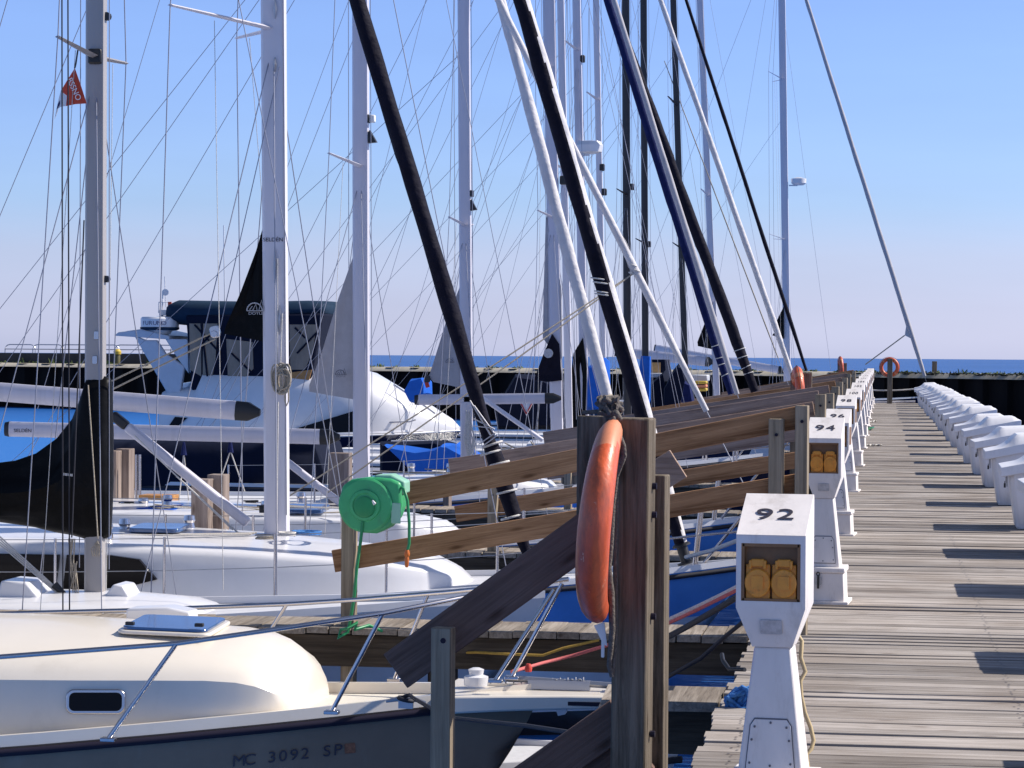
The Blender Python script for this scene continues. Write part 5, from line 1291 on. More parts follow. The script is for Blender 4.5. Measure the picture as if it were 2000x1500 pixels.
def clutter(b, x0, x1, y0, y1, zf, n, seed):
    rnd = random.Random(seed)
    for k in range(n):
        x, y = rnd.uniform(x0, x1), rnd.uniform(y0, y1); z = zf(x); kind = k % 5
        mb = MB()
        if kind == 0:
            mb.lathe([(.055, 0), (.05, .05), (.04, .09), (.052, .11), (.045, .15), (.01, .155)], (x, y, z), n=14); mb.build('winch', M['steel'], b.root)
        elif kind in (1, 3):
            r_ = rnd.uniform(.06, .11)
            mb.tube([Vector((x + r_ * math.cos(t) * (1 + .2 * math.sin(t * .37)), y + r_ * math.sin(t), z + .012 + .004 * t * .3)) for t in [q * .6 for q in range(38)]], .008, 5)
            mb.build('rope_coil', rnd.choice((M['rope'], M['rope_tan'], M['rope_dark'], M['rope_blue'])), b.root, ang=80)
        elif kind == 2:
            mb.tube(sag((x, y, z + .03), (x - rnd.uniform(.6, 1.4), y + rnd.uniform(-.15, .15), z + .03), .012), .007, 5); mb.build('deck_line', rnd.choice((M['rope'], M['rope_tan'])), b.root, ang=80)
        else:
            mb.box((x, y, z + .03), (.10, .06, .06)); mb.tube([(x - .08, y, z + .065), (x + .08, y, z + .065)], [.008, .014], 6); mb.build('clutch', M['black'], b.root, bevel=.01)
clutter(C_, cx_(150), cx_(620), -.85, .3, lambda x: C_.zs(-x / C_.L) + .46, 12, 3)
for k, px_ in enumerate((660, 730)):
    mb = MB(); q = C_.side(cx_(px_), -1, -.09, -.28); mb.lathe([(.015, -.26), (.07, -.2), (.085, -.1), (.085, .1), (.07, .2), (.02, .26)], q, n=12); mb.build('fender', M['rub'] if k else M['gelgrey'], C_.root)

# ================================================================== D: sloop with the cream sail clew
DY = 25.3
D_ = Boat('blue hulled sloop with a pale triangular sail clew beside the green hose reel', X(1486, DY), DY, 9.6, 3.0, 1.46, 1.12, rake=1.0, k=2.6)
D_.hull(M['blue_hull'], low=M['blue_hull'], rail=M['gel'], rub=M['blackwire'], railh=.045)
dx_ = lambda p: X(p, DY) - D_.bx
D_.cabin([(dx_(905), .15, .02), (dx_(895), .3, .08), (dx_(870), .5, .16), (dx_(800), .7, .24), (dx_(650), .85, .31), (dx_(450), .95, .36), (dx_(200), 1.0, .38), (dx_(-100), 1.0, .38)], M['gel'], crown=.06, boxy=True)
D_.mast(W(702, -1250, DY), W(706, 1000, DY), .162, .11, M['alu'])
D_.rig([(W(708, 325, DY).z, .95, .12)], cb=1.3, aft=.25, stern=-9.2)
D_.furl(W(1380, 803, DY), W(1100, 250, DY), .038, M['white_sail'], drum=False, top=9.5)
cl2 = D_.sheet([W(1206, 448, DY), W(1222, 470, DY), W(1244, 520, DY), W(1236, 536, DY), W(1226, 520, DY)], M['white_sail'], .02, 'jib_clew', .01)
mb = MB()
for (px, py) in ((1237, 518), (1243, 528), (1236, 535)): mb.torus(D_.l(W(px, py, DY)), (.4, 0, 1), .04, .009, 16, 6)
mb.build('lashing', M['rope'], cl2, ang=80)
for (a, b_, c) in (((1236, 535), (1000, 690), (560, 972)), ((1240, 532), (1010, 700), (640, 962))):
    mb = MB(); mb.tube([D_.l(W(*a, DY)), D_.l(W(*b_, DY - .8)), D_.l(W(*c, DY - 1.35))], .0075, 6); mb.build('jib_sheet', M['rope_tan'], D_.root, ang=80)
D_.boom(W(20, 838, DY), W(626, 853, DY), .152, .11, M['alu'])
text('lettering', 'SELDÉN', .05, M['ink'], D_.root, D_.l(W(48, 841, DY)) + Vector((0, -.059, 0)), (1, 0, 0), (0, 0, 1), sx=1.1, depth=.001)
s3 = D_.sheet([W(690, 500, DY), W(660, 585, DY), W(628, 690, DY), W(604, 752, DY), W(604, 765, DY), W(650, 773, DY), W(690, 780, DY)], M['grey_sail'], .03, 'mainsail_clew', .03)
badge(D_, W(666, 732, DY - .06), .115, M['ink_grey'], s3, 'DOYLE')
D_.pole(W(545, 890, DY - .02), W(668, 985, DY - .02), .036, M['alu'], 'vang_strut', M['black'])
for (px, py, k) in ((719, 232, 0), (719, 274, 1)):
    p = D_.l(W(px, py, DY)); mb = MB()
    if k == 0: mb.box(p + Vector((-.03, 0, 0)), (.09, .09, .085)); o_ = mb.build('steaming_light', M['black'], D_.root, bevel=.006); mb = MB(); mb.box(p + Vector((.045, 0, 0)), (.055, .07, .075)); mb.build('lens', M['white_print'], o_, bevel=.01)
    else: mb.prism([p + Vector((-.09, -.04, -.06)), p + Vector((.0, -.04, -.03)), p + Vector((.09, -.04, -.02)), p + Vector((.02, -.04, .10)), p + Vector((-.005, -.04, .04)), p + Vector((-.09, -.04, -.08))], (0, .08, 0)); mb.build('deck_light', M['black'], D_.root)
D_.rails(dx_(-100), dx_(1250), 8, .52); D_.pulpit(1.0, .5)
for (px, py, m_) in ((595, 1022, M['hatch']), (310, 1012, M['blue_canvas'])):
    q = D_.l(W(px, py, DY - .5)); mb = MB(); mb.rrect((q.x, -.45, D_.zs(-q.x / D_.L) + .36), (1, 0, 0), (0, 1, .1), .42, .38, .05, .04); mb.build('hatch', m_, D_.root, bevel=.006)
for k in range(7):
    a = D_.l(W(300 + k * 40, 985 + (k % 3) * 5, DY - .7)); D_.wire(a, a + Vector((.9, .2, -.02)), .007, 'control_line', random.choice((M['rope'], M['rope_tan'], M['rope'])), sg=.02)
# cockpit odds: varnished box, winches, steel rail posts
mb = MB(); p = D_.l(W(311, 982, DY + .4)); mb.box(p, (.36, .3, .17)); mb.build('teak_box', M['cardboard'], D_.root, bevel=.008)
for (px, py) in ((242, 1000), (280, 992), (520, 998)):
    p = D_.l(W(px, py, DY - .3)); mb = MB(); mb.lathe([(.06, -.05), (.055, .0), (.045, .05), (.055, .07), (.05, .10)], p, n=14); mb.build('winch', M['steel'], D_.root)
for px in (266, 273):
    a, b_ = D_.l(W(px, 1000, DY + .7)), D_.l(W(px, 888, DY + .7)); mb = MB(); mb.tube([a, b_], .016, 8); mb.build('rail_post', M['steel'], D_.root, ang=75)
for (x_, y0, y1, dx) in ((359, 885, 1000, 12), (450, 880, 960, 28)):
    for sgn in (-1, 1): D_.wire(D_.l(W(x_, y0, DY + .2)), D_.l(W(x_ + dx * sgn, y1, DY + .2)), .007, 'mainsheet', M['rope'])
    mb = MB(); mb.tube([D_.l(W(x_, y0 - 22, DY + .2)), D_.l(W(x_, y0 + 4, DY + .2))], [.012, .035], 8); mb.build('sheet_block', M['blue_sail'], D_.root)

clutter(D_, dx_(230), dx_(800), -.8, .5, lambda x: D_.zs(-x / D_.L) + .36, 20, 5)
clutter(D_, dx_(900), dx_(1300), -.5, .5, lambda x: D_.zs(-x / D_.L) + .03, 8, 6)

# ================================================================== E: pale sloop behind
EY = 31.6
E_ = Boat('pale sloop with a fat white rolled jib coming down behind the ring post', X(1262, EY), EY, 8.6, 2.8, 1.52, 1.18, rake=.9)
E_.hull(M['blue_hull'], low=M['gelgrey'], rail=M['gel'], rub=M['blackwire'])
ex_ = lambda p: X(p, EY) - E_.bx
E_.cabin([(ex_(1090), .2, .02), (ex_(1075), .4, .1), (ex_(1020), .6, .18), (ex_(900), .8, .26), (ex_(760), .9, .30), (ex_(690), .9, .32), (ex_(680), .9, .06)], M['gel'], crown=.05)
E_.mast(W(902, -560, EY), W(912, 955, EY), .15, .10, M['alu'])
E_.rig([(W(910, 440, EY).z, .9, .05)], cb=1.2, aft=.2, stern=-8.2, r=.0045)
E_.furl(W(1196, 815, EY), W(978, 0, EY), .080, M['white_sail'], drum=False)
mb = MB(); q0, q1 = E_.l(W(1180, 770, EY)), E_.l(W(1216, 872, EY)); mb.tube([q0.lerp(q1, t) for t in (0, .3, .6, 1)], [.06, .08, .075, .05], 10)
mb.build('sail_tail', M['white_sail'], E_.root, ang=75)
for k in range(4):
    mb = MB(); mb.torus(q0.lerp(q1, .05 + .2 * k), (.3, 0, -1), .085, .014, 18, 6); mb.build('lashing', M['rope_tan'], E_.root, ang=80)
s4 = E_.sheet([W(898, 560, EY), W(872, 625, EY), W(852, 690, EY), W(838, 735, EY), W(846, 746, EY), W(898, 757, EY)], M['grey_sail'], .03, 'mainsail_clew', .04)
badge(E_, W(879, 708, EY - .08), .11, M['ink_grey'], s4)
mb = MB(); p = E_.l(W(836, 740, EY)); mb.rrect(p + Vector((0, -.03, 0)), (1, 0, 0), (0, 0, 1), .07, .09, .02, .05); mb.build('clew_block', M['black'], E_.root)
mb = MB(); p = E_.l(W(835, 750, EY)); mb.rrect(p + Vector((0, -.03, 0)), (1, 0, .3), (-.3, 0, 1), .05, .09, .01, .02); mb.build('clew_tag', M['red'], E_.root)
E_.boom(W(818, 781, EY), W(1065, 778, EY), .13, .10, M['alu'])
for (px, py, k) in ((917, 378, 0), (918, 405, 1)):
    p = E_.l(W(px, py, EY)); mb = MB()
    if k == 0: mb.box(p, (.10, .09, .08)); mb.build('steaming_light', M['black'], E_.root, bevel=.006)
    else: mb.prism([p + Vector((-.09, -.04, -.06)), p + Vector((.09, -.04, -.03)), p + Vector((.02, -.04, .10))], (0, .08, 0)); mb.build('deck_light', M['black'], E_.root)
mb = MB()
for k in range(14):
    a = E_.l(W(912 + random.uniform(-3, 6), 800 + random.uniform(0, 20), EY - .1)); mb.tube([a, a + Vector((random.uniform(-.04, .1), -.02, -.3)), a + Vector((random.uniform(-.02, .14), -.02, -.6 - random.uniform(0, .2)))], .008, 5)
mb.build('halyard_tails', M['rope'], E_.root, ang=80)
E_.rails(ex_(500), ex_(1150), 5, .5); E_.pulpit(.9, .5)
mb = MB(); mb.lathe([(.02, -.16), (.1, -.12), (.11, .1), (.05, .16)], E_.l(W(1112, 925, EY - .6)), n=12); mb.build('fender', M['black'], E_.root)
E_.wire(E_.l(W(918, 760, EY - .3)), E_.l(W(1060, 860, EY - .3)), .03, 'vang_strut', M['alu_white'])

clutter(E_, ex_(720), ex_(1040), -.7, .5, lambda x: E_.zs(-x / E_.L) + .28, 16, 8)
for q_ in range(10):
    a = E_.l(W(930 + q_ * 14, 865 + (q_ % 4) * 9, EY - .4)); E_.wire(a, a + Vector((random.uniform(-.5, .9), random.uniform(-.2, .2), random.uniform(-.25, .1))), .009, 'deck_line', random.choice((M['rope'], M['rope_tan'])), sg=.03)
# ================================================================== the row of boats farther along
def far_boat(label, Y, xt, xb, yb, mw, mm, furl=None, fm=None, fr=.07, L=9.5, B=2.9, hull='gel', band=None, sp=(), top=11.0, spl=.9, cab=True, boom=None, fm2=None, lash=0, furl_top=None, drum=False, pul=True):
    s = FPX / Y
    zdeck = 1.5
    if furl:
        (fx0, fy0), (fx1, fy1) = furl
        bowpx = fx0 + (fx0 - fx1) / (fy0 - fy1) * (max(fy0, 700 + (EYE - zdeck) * s) - fy0) + .10 * s
    else:
        bowpx = 1722 - 1.2 * s
    b = Boat(label, X(bowpx, Y), Y, L, B, zdeck + .02, 1.15, rake=.9)
    b.hull(M[hull], low=M[hull], band=M[band] if band else None, rail=M['gel'], rub=M['blackwire'])
    mx_ = X(xb, Y) - b.bx
    if cab: b.cabin([(mx_ + 1.5, .2, .02), (mx_ + 1.42, .45, .12), (mx_ + 1.1, .65, .22), (mx_ + .3, .85, .32), (mx_ - .9, .92, .36), (mx_ - .95, .9, .05)], M['gel'], crown=.05)
    pb = W(xb, yb, Y); ptop0 = W(xt, 0, Y); d = (ptop0 - pb); q = (top + 1.6 - pb.z) / d.z
    b.mast(pb + d * q, pb, mw / s, mw / s * .62, mm)
    b.rig([(W(xb, y_, Y).z, spl, .1) for y_ in sp], cb=B / 2 * .88, aft=.2, stern=-L + .4, r=.0046, m=mm if mm is M['black_mast'] else M['alu_white'])
    if furl:
        b.furl(W(*furl[0], Y), W(*furl[1], Y), fr, fm, fm2, lash=lash, drum=drum, top=furl_top, steps=36)
    if pul: b.pulpit(.9, .55)
    if boom: b.boom(W(boom[0], boom[1], Y), W(boom[2], boom[3], Y), .15, .11, M['alu'])
    return b
G5 = far_boat('sloop with a wide pale mast and a navy sail clew with a white disc', 37.0, 1072, 1088, 850, 24, M['alu'], sp=(132, 425), hull='navy_hull', top=13)
G6 = far_boat('sloop with a pale mast and a greyish thin rolled jib between two navy ones', 39.8, 1095, 1112, 850, 14, M['alu_white'], ((1440, 770), (1212, 40)), M['grey_sail'], .05, sp=(330,), hull='navy_hull')
G7 = far_boat('sloop carrying a white radar dome halfway up its pale mast', 44.3, 1126, 1142, 840, 16, M['alu'], ((1428, 770), (1262, 240)), M['blue_sail'], .08, sp=(98,), hull='navy_hull', lash=4, furl_top=11.5)
G8 = far_boat('sloop with a slim pale mast and a thick navy rolled jib', 47.2, 1164, 1180, 830, 12, M['alu_white'], ((1475, 765), (1215, 60)), M['navy_sail'], .105, sp=(195, 520), hull='gel', lash=4)
G9 = far_boat('sloop with a black mast and a white rolled jib, just behind the slim pale mast', 50.4, 1222, 1226, 830, 15, M['black_mast'], ((1548, 735), (1290, 0)), M['white_sail'], .062, sp=(380,), hull='gel')
G10 = far_boat('sloop with a black mast over a bright blue sail cover', 53.6, 1257, 1261, 820, 13, M['black_mast'], ((1575, 724), (1340, 0)), M['navy_sail'], .042, sp=(475,), hull='navy_hull', top=14)
G11 = far_boat('sloop with a slanting black mast and short twin spreaders', 61.0, 1315, 1341, 800, 12, M['black_mast'], ((1520, 700), (1252, 0)), M['rope_tan'], .016, sp=(205, 485), hull='gel', top=15, spl=1.3)
G12 = far_boat('sloop with a pale mast standing between the black ones and the right hand mast', 71.0, 1367, 1401, 790, 12, M['alu'], None, sp=(382, 590), hull='gel', top=16, spl=1.5)
# radar dome on the mast
p = G7.l(W(1146, 286, 44.3)); mb = MB(); mb.lathe([(.10, -.13), (.22, -.10), (.235, .02), (.20, .085), (.1, .10), (.01, .102)], p + Vector((.05, 0, 0)), n=20); mb.build('radar_dome', M['gel'], G7.root)
mb = MB(); mb.box(p + Vector((-.06, 0, -.14)), (.22, .12, .04)); mb.build('radar_bracket', M['gel'], G7.root)
for (b, px, py, Y) in ((G5, 1100, 352, 37.0), (G7, 1137, 115, 44.3), (G8, 1176, 327, 47.2), (G8, 1180, 375, 47.2), (G9, 1234, 365, 50.4), (G10, 1267, 477, 53.6)):
    p = b.l(W(px, py, Y)); mb = MB(); mb.box(p, (.10, .09, .13)); mb.build('mast_light', M['black'], b.root, bevel=.02)
# navy clew with the white disc
s5 = G5.sheet([W(1078, 652, 36.9), W(1060, 695, 36.9), W(1043, 742, 36.9), W(1070, 746, 36.9), W(1097, 743, 36.9), W(1092, 672, 36.9)], M['navy_sail'], .04, 'mainsail_clew', .03)
mb = MB(); mb.lathe([(.068, 0), (.068, .006)], G5.l(W(1071, 690, 36.82)), (0, -1, 0), n=20); mb.build('white_disc', M['plate'], s5)
s5b = G5.sheet([W(1066, 420, 36.95), W(1062, 560, 36.95), W(1060, 660, 36.95), W(1082, 690, 36.95), W(1098, 700, 36.95), W(1096, 560, 36.95)], M['grey_sail'], .03, 'mainsail', .05)
s7 = G7.sheet([W(1138, 660, 44.2), W(1120, 690, 44.2), W(1112, 760, 44.2), W(1114, 835, 44.2), W(1142, 838, 44.2), W(1146, 720, 44.2)], M['black_sail'], .2, 'mainsail_cover', .06)
s10 = G10.sheet([W(1252, 695, 53.4), W(1246, 740, 53.4), W(1248, 790, 53.4), W(1262, 818, 53.4), W(1268, 780, 53.4), W(1269, 696, 53.4)], M['blue_canvas'], .3, 'mainsail_cover', .08)
s12 = G12.sheet([W(1392, 590, 70.8), W(1376, 632, 70.8), W(1362, 668, 70.8), W(1363, 676, 70.8), W(1390, 682, 70.8)], M['black_sail'], .04, 'mainsail_clew', .03)
G12.boom(W(1205, 687, 71), W(1378, 706, 71), .27, .2, M['alu'])
# boat past the end of the dock, with the tall right hand mast
G13 = Boat('large yacht past the dock end with the tall pale mast standing alone on the right', X(1815, 104.5), 104.5, 14.0, 4.0, 1.5, 1.2, rake=1.2)
G13.hull(M['navy_hull'], rail=M['gel'])
G13.mast(W(1525, -150, 104.5), W(1538, 778, 104.5), .29, .19, M['alu'])
G13.rig([(W(1530, 155, 104.5).z, 1.9, .5), (W(1535, 468, 104.5).z, 2.1, .55)], cb=1.8, aft=.5, stern=-13.5, r=.007)
G13.furl(W(1806, 735, 104.5), W(1575, 0, 104.5), .10, M['grey_sail'], drum=False)
G13.sheet([W(1770, 635, 104.5), W(1767, 655, 104.5), W(1779, 661, 104.5), W(1782, 655, 104.5)], M['white_sail'], .05, 'jib_clew', .02)
G13.wire(G13.l(W(1767, 655, 104.5)), G13.l(W(1690, 712, 104.5)), .025, 'jib_sheet', M['rope_tan'])
p = G13.l(W(1560, 354, 104.5)); mb = MB(); mb.lathe([(.2, -.16), (.3, -.08), (.31, .1), (.1, .16)], p, n=16); mb.build('radar_dome', M['gel'], G13.root)
mb = MB(); mb.box(p + Vector((-.22, 0, -.17)), (.35, .1, .05)); mb.build('radar_bracket', M['gel'], G13.root)
s13 = G13.sheet([W(1531, 598, 104.3), W(1514, 632, 104.3), W(1516, 645, 104.3), W(1508, 655, 104.3), W(1531, 662, 104.3)], M['black_sail'], .1, 'mainsail_clew', .05)
G13.boom(W(1280, 680, 104.5), W(1520, 722, 104.5), .3, .22, M['alu'])

# ================================================================== motor yacht with its enclosed flying bridge
YY = 56.0; KY = YY / 45.8
Yt = Boat('white motor yacht with a navy canvas enclosed flying bridge and a radar arch', X(903, YY), YY, (903 - 338) * YY / FPX, 4.2, 1.42, 1.26, rake=1.2, k=1.3, full=2.1, cat='motor yacht', name='motor_yacht')
Yt.hull(M['navy_hull'], low=M['navy_hull'], rail=M['gel'], rub=M['gel'], deck=M['gel'])
yx = lambda p: X(p, YY) - Yt.bx
# raised foredeck and coach roof
Yt.cabin([(a_, b_, c_ * KY) for a_, b_, c_ in [(yx(898), .08, .02), (yx(885), .3, .10), (yx(862), .62, .22), (yx(830), .95, .42), (yx(795), 1.25, .60), (yx(760), 1.45, .80), (yx(728), 1.58, .98), (yx(690), 1.66, 1.08), (yx(600), 1.72, 1.16), (yx(430), 1.74, 1.2), (yx(418), 1.74, .9), (yx(352), 1.72, .8)]], M['gel'], crown=.14, name='foredeck')
mb = MB(); P = [Yt.l(W(x, y, YY - 1.75)) for x, y in ((575, 838), (700, 800), (712, 858), (640, 862))]
P = [Vector((p.x, -1.76, p.z)) for p in P]; mb.prism(P, (0, .1, 0)); mb.build('side_window', M['glass_dark'], Yt.root)
mb = MB(); P = [Yt.l(W(x, y, YY - 1.75)) for x, y in ((342, 814), (366, 816), (348, 832), (330, 832))]; P = [Vector((p.x, -1.77, p.z)) for p in P]; mb.prism(P, (0, .1, 0)); mb.build('side_window', M['glass_dark'], Yt.root)
mb = MB(); mb.tube([Yt.l(W(x, y, YY - 1.3)) for x, y in ((735, 826), (800, 824), (812, 820))], .018, 6); mb.tube([Yt.l(W(x, y, YY - 1.0)) for x, y in ((770, 752), (800, 772), (850, 808))], .02, 6); mb.build('bow_rail', M['steel'], Yt.root, ang=75)
mb = MB(); q = Yt.l(W(812, 790, YY)); mb.box(q, (.28, .4, .16)); mb.build('deck_locker', M['gel'], Yt.root, bevel=.04)
# flying bridge coaming
mb = MB()
f0, f1 = yx(436), yx(612)
zc0, zc1 = W(400, 835, YY).z, W(400, 752, YY).z
mb.loft([[(f0 - .05, -1.55, zc0), (f1 + .5, -1.5, zc0), (f1 + .5, 1.5, zc0), (f0 - .05, 1.55, zc0)], [(f0, -1.48, zc1), (f1 + .1, -1.40, zc1 + .05), (f1 + .1, 1.40, zc1 + .05), (f0, 1.48, zc1)]]); mb.build('bridge_coaming', M['gel'], Yt.root, bevel=.06)
# canvas enclosure and top
def enc(pts, y): return [Vector((Yt.l(W(px, py, YY + y)).x, y, Yt.l(W(px, py, YY + y)).z)) for px, py in pts]
sideN = enc(((362, 615), (632, 612), (604, 760), (440, 768), (376, 790)), -1.52); sideF = [Vector((p.x, 1.52, p.z)) for p in sideN]
mb = MB(); mb.loft([sideN, sideF]); e_ = mb.build('bridge_enclosure', M['navy_canvas'], Yt.root, bevel=.05)
mb = MB(); rr = []
for px, yt, yb, wv in ((354, 606, 622, 1.2), (358, 594, 634, 1.42), (372, 587, 636, 1.5), (420, 588, 636, 1.52), (520, 590, 630, 1.52), (620, 588, 626, 1.5), (652, 589, 622, 1.46), (660, 594, 612, 1.35)):
    a, c = Yt.l(W(px, yt, YY)), Yt.l(W(px, yb, YY)); r_ = []
    for k in range(16):
        t = 2 * math.pi * k / 16; r_.append(Vector((a.x, math.copysign(abs(math.cos(t)) ** .5, math.cos(t)) * wv, (a.z + c.z) / 2 + math.copysign(abs(math.sin(t)) ** .6, math.sin(t)) * (a.z - c.z) / 2)))
    rr.append(r_)
mb.loft(rr); mb.build('bimini_top', M['slate_canvas'], Yt.root, ang=50)
for pts in (((373, 632), (396, 632), (396, 735), (374, 722)), ((400, 632), (428, 632), (424, 700), (418, 735), (404, 745), (399, 738)), ((445, 662), (496, 668), (498, 720), (480, 738), (448, 735)), ((568, 634), (622, 634), (612, 690), (598, 722), (570, 722))):
    mb = MB(); P = enc(pts, -1.40); P = [Vector((p.x, -1.535, p.z)) for p in P]; mb.prism(P, (0, .03, 0)); mb.build('clear_panel', M['clear'], e_)
for a, b_ in (((393, 632), (405, 735)), ((428, 634), (398, 668)), ((380, 634), (430, 690)), ((452, 690), (492, 728)), ((580, 690), (618, 650)), ((576, 640), (596, 660))):
    mb = MB(); mb.tube([Vector((enc((q,), -1.55)[0].x, -1.55, enc((q,), -1.55)[0].z)) for q in (a, b_)], .022, 5); mb.build('canvas_bow', M['navy_canvas'], e_)
mb = MB(); P = [Vector((p.x, -1.545, p.z)) for p in enc(((566, 728), (612, 722), (604, 750), (566, 752)), -1.40)]; mb.prism(P, (0, .03, 0)); mb.build('teak_trim', M['cardboard'], e_)
# radar arch
ar = []
for sg in (-1, 1):
    y = 1.5 * sg
    mb = MB(); mb.prism([Vector((v.x, y, v.z)) for v in enc(((261, 655), (283, 664), (305, 664), (322, 690), (360, 716), (350, 778), (332, 778)), -1.5)], (0, .16 * -sg, 0)); mb.build('arch_leg', M['gelgrey'], Yt.root, bevel=.03)
    mb = MB(); mb.prism([Vector((v.x, y - .02 * sg, v.z)) for v in enc(((322, 662), (366, 662), (368, 730), (346, 700)), -1.5)], (0, .1 * -sg, 0)); mb.build('arch_brace', M['gelgrey'], Yt.root, bevel=.02)
a, c = enc(((261, 655), (366, 664)), 0)
mb = MB(); mb.loft([[Vector((a.x, y, a.z - .02)), Vector((c.x, y, c.z + .0)), Vector((c.x, y, c.z + .08)), Vector(((a.x + c.x) / 2, y, a.z + .13)), Vector((a.x + .1, y, a.z + .06))] for y in (-1.5, 1.5)]); mb.build('arch_top', M['gelgrey'], Yt.root, bevel=.02)
p = Yt.l(W(312, 650, YY - 1.2)); mb = MB(); mb.lathe([(a_ * KY, b_ * KY) for a_, b_ in [(.19, -.02), (.22, .03), (.30, .05), (.345, .07), (.345, .25), (.32, .285), (.05, .30)]], p, n=32); rd = mb.build('radar_dome', M['gel'], Yt.root, ang=30)
mb = MB(); mb.lathe([(a_ * KY, b_ * KY) for a_, b_ in [(.315, .045), (.352, .068), (.352, .10), (.346, .101)]], p, n=32); mb.build('radar_base', M['slate_canvas'], rd, ang=30)
for k, ch in enumerate('FURUNO'):
    t = R(-90 + (k - 2.9) * 13.5); q = p + Vector((math.cos(t) * .3465 * KY, math.sin(t) * .3465 * KY, .17 * KY)); u = Vector((-math.sin(t), math.cos(t), 0))
    text('lettering', ch, .125, M['navy_print'], rd, q, u, (0, 0, 1), sx=1.15, depth=.001)
ml = Yt.l(W(315, 622, YY - .9)); mb = MB(); mb.tube([ml + Vector((0, 0, -.25)), ml + Vector((0, 0, .15))], .05, 8); mb.tube([ml + Vector((.02, 0, .1)), ml + Vector((.03, 0, .62))], .02, 6); mb.box(ml + Vector((.08, 0, .13)), (.22, .16, .12)); lm = mb.build('light_mast', M['gel'], Yt.root, bevel=.01)
mb = MB()
mb.tube([ml + Vector((-.06, 0, .12)), ml + Vector((-.06, 0, .36)), ml + Vector((.22, 0, .36)), ml + Vector((.22, 0, .06)), ml + Vector((.0, 0, .04))], .015, 5); mb.build('light_guard', M['gel'], lm)
mb = MB(); mb.box(ml + Vector((.2, -.03, .22)), (.08, .02, .3)); mb.build('red_flash', M['flag_red'], lm)
mb = MB(); mb.lathe([(.075, -.01), (.075, .01)], ml + Vector((.09, 0, .58)), (.2, -1, 0), n=12); mb.build('white_disc', M['gel'], lm)
for (px, y0, y1) in ((437, 440, 596), (322, 540, 600)):
    Yt.wire(Yt.l(W(px, y0, YY - .8)), Yt.l(W(px + 2, y1, YY - .8)), .012, 'antenna', M['gel'])

# ================================================================== canvas covers, panels and bits seen between the boats
def canvas(label, pts, Y, depth, m, cat='canvas cover', name='canvas_cover', folds=.05, ridge=None):
    """a cover with real depth: near outline, raised and carried back"""
    c = W(sum(p[0] for p in pts) / len(pts), max(p[1] for p in pts), Y); root = c
    mb = MB(); n = 6; rings = []
    P = [W(*p, Y) for p in pts]; cen = sum(P, Vector()) / len(P)
    for k in range(n + 1):
        f = k / n; sc = (1 - .16 * (2 * f - 1) ** 4)
        rings.append([(cen + (p - cen) * sc) + Vector((folds * .4 * math.sin(7 * f + i), depth * f, folds * .35 * math.sin(5 * f + 2.1 * i))) - c for i, p in enumerate(P)])
    mb.loft(rings); o = mb.build(name, m, None, ang=50); o.location = c
    return tag(o, label, cat)
canvas('bright blue tarpaulin stretched over a boat below the white motor yacht\'s bow', ((738, 872), (800, 887), (845, 876), (862, 870), (872, 874), (878, 868), (926, 898), (930, 925), (800, 925)), 33.2, 1.4, M['blue_canvas'])
canvas('dark navy cover over a boat under the motor yacht\'s bow', ((732, 866), (850, 862), (905, 880), (880, 900), (860, 945), (735, 945)), 34.8, 1.0, M['navy_canvas'])
canvas('small blue canvas hood standing up beside the white motor yacht\'s foredeck', ((797, 742), (822, 737), (828, 748), (830, 770), (806, 788), (800, 785), (786, 764)), 41.0, .8, M['blue_canvas'], name='canvas_hood')
canvas('tall dark navy cover on the boat behind the thin white jib', ((1290, 840), (1292, 760), (1312, 722), (1325, 709), (1334, 712), (1345, 750), (1350, 842)), 57.0, 2.0, M['navy_canvas'])
canvas('long low navy cover beside the tall navy one', ((1200, 845), (1215, 770), (1262, 752), (1300, 722), (1310, 760), (1305, 848)), 58.5, 2.0, M['navy_canvas'])
canvas('bright blue upright cover just left of the tall ring post', ((1143, 802), (1146, 715), (1176, 700), (1184, 705), (1186, 770), (1172, 806)), 42.0, .6, M['blue_canvas'])
canvas('dark navy spray hood seen left of the pale masts behind the boom', ((960, 800), (1000, 730), (1060, 735), (1110, 760), (1112, 840), (965, 840)), 48.5, 1.6, M['navy_canvas'])
canvas('violet blue canvas end below the thin white jib', ((1336, 745), (1345, 752), (1351, 785), (1330, 788)), 46.0, .5, M['blue_sail'])
wb = thing('wheelhouse', 'small wheelhouse with a tan window among the black masts', 'wheelhouse', W(1281, 740, 60)); o = wb.location.copy()
mb = MB(); a, c = W(1262, 702, 60), W(1302, 745, 60); mb.loft([[Vector((a.x, y, c.z)) - o, Vector((c.x, y, c.z)) - o, Vector((c.x - .05, y, a.z)) - o, Vector((a.x, y, a.z)) - o] for y in (60, 61.5)]); mb.build('walls', M['navy_canvas'], wb)
a, c = W(1272, 708, 59.97), W(1290, 728, 59.97); mb = MB(); mb.box(((a.x + c.x) / 2 - o.x, -.02, (a.z + c.z) / 2 - o.z), (c.x - a.x, .03, a.z - c.z)); mb.build('window', M['tan'], wb)
a, c = W(1230, 728, 60), W(1330, 738, 60); mb = MB(); mb.box(((a.x + c.x) / 2 - o.x, .5, (a.z + c.z) / 2 - o.z), (c.x - a.x, 1.6, a.z - c.z)); mb.build('roof', M['gelgrey'], wb, bevel=.02)
yb = thing('life_jacket_stack', 'stack of yellow and orange cushions on the boat behind the black masts', 'cushions', W(1372, 768, 62)); o = yb.location.copy()
for k, (y0, y1, m) in enumerate(((744, 750, 'yellow'), (751, 757, 'peach'), (758, 764, 'yellow'))):
    a, c = W(1357, y0, 62), W(1380, y1, 62); mb = MB(); mb.box(((a.x + c.x) / 2 - o.x, .2, (a.z + c.z) / 2 - o.z), (c.x - a.x, .5, a.z - c.z)); mb.build('cushion', M[m], yb, bevel=.02)
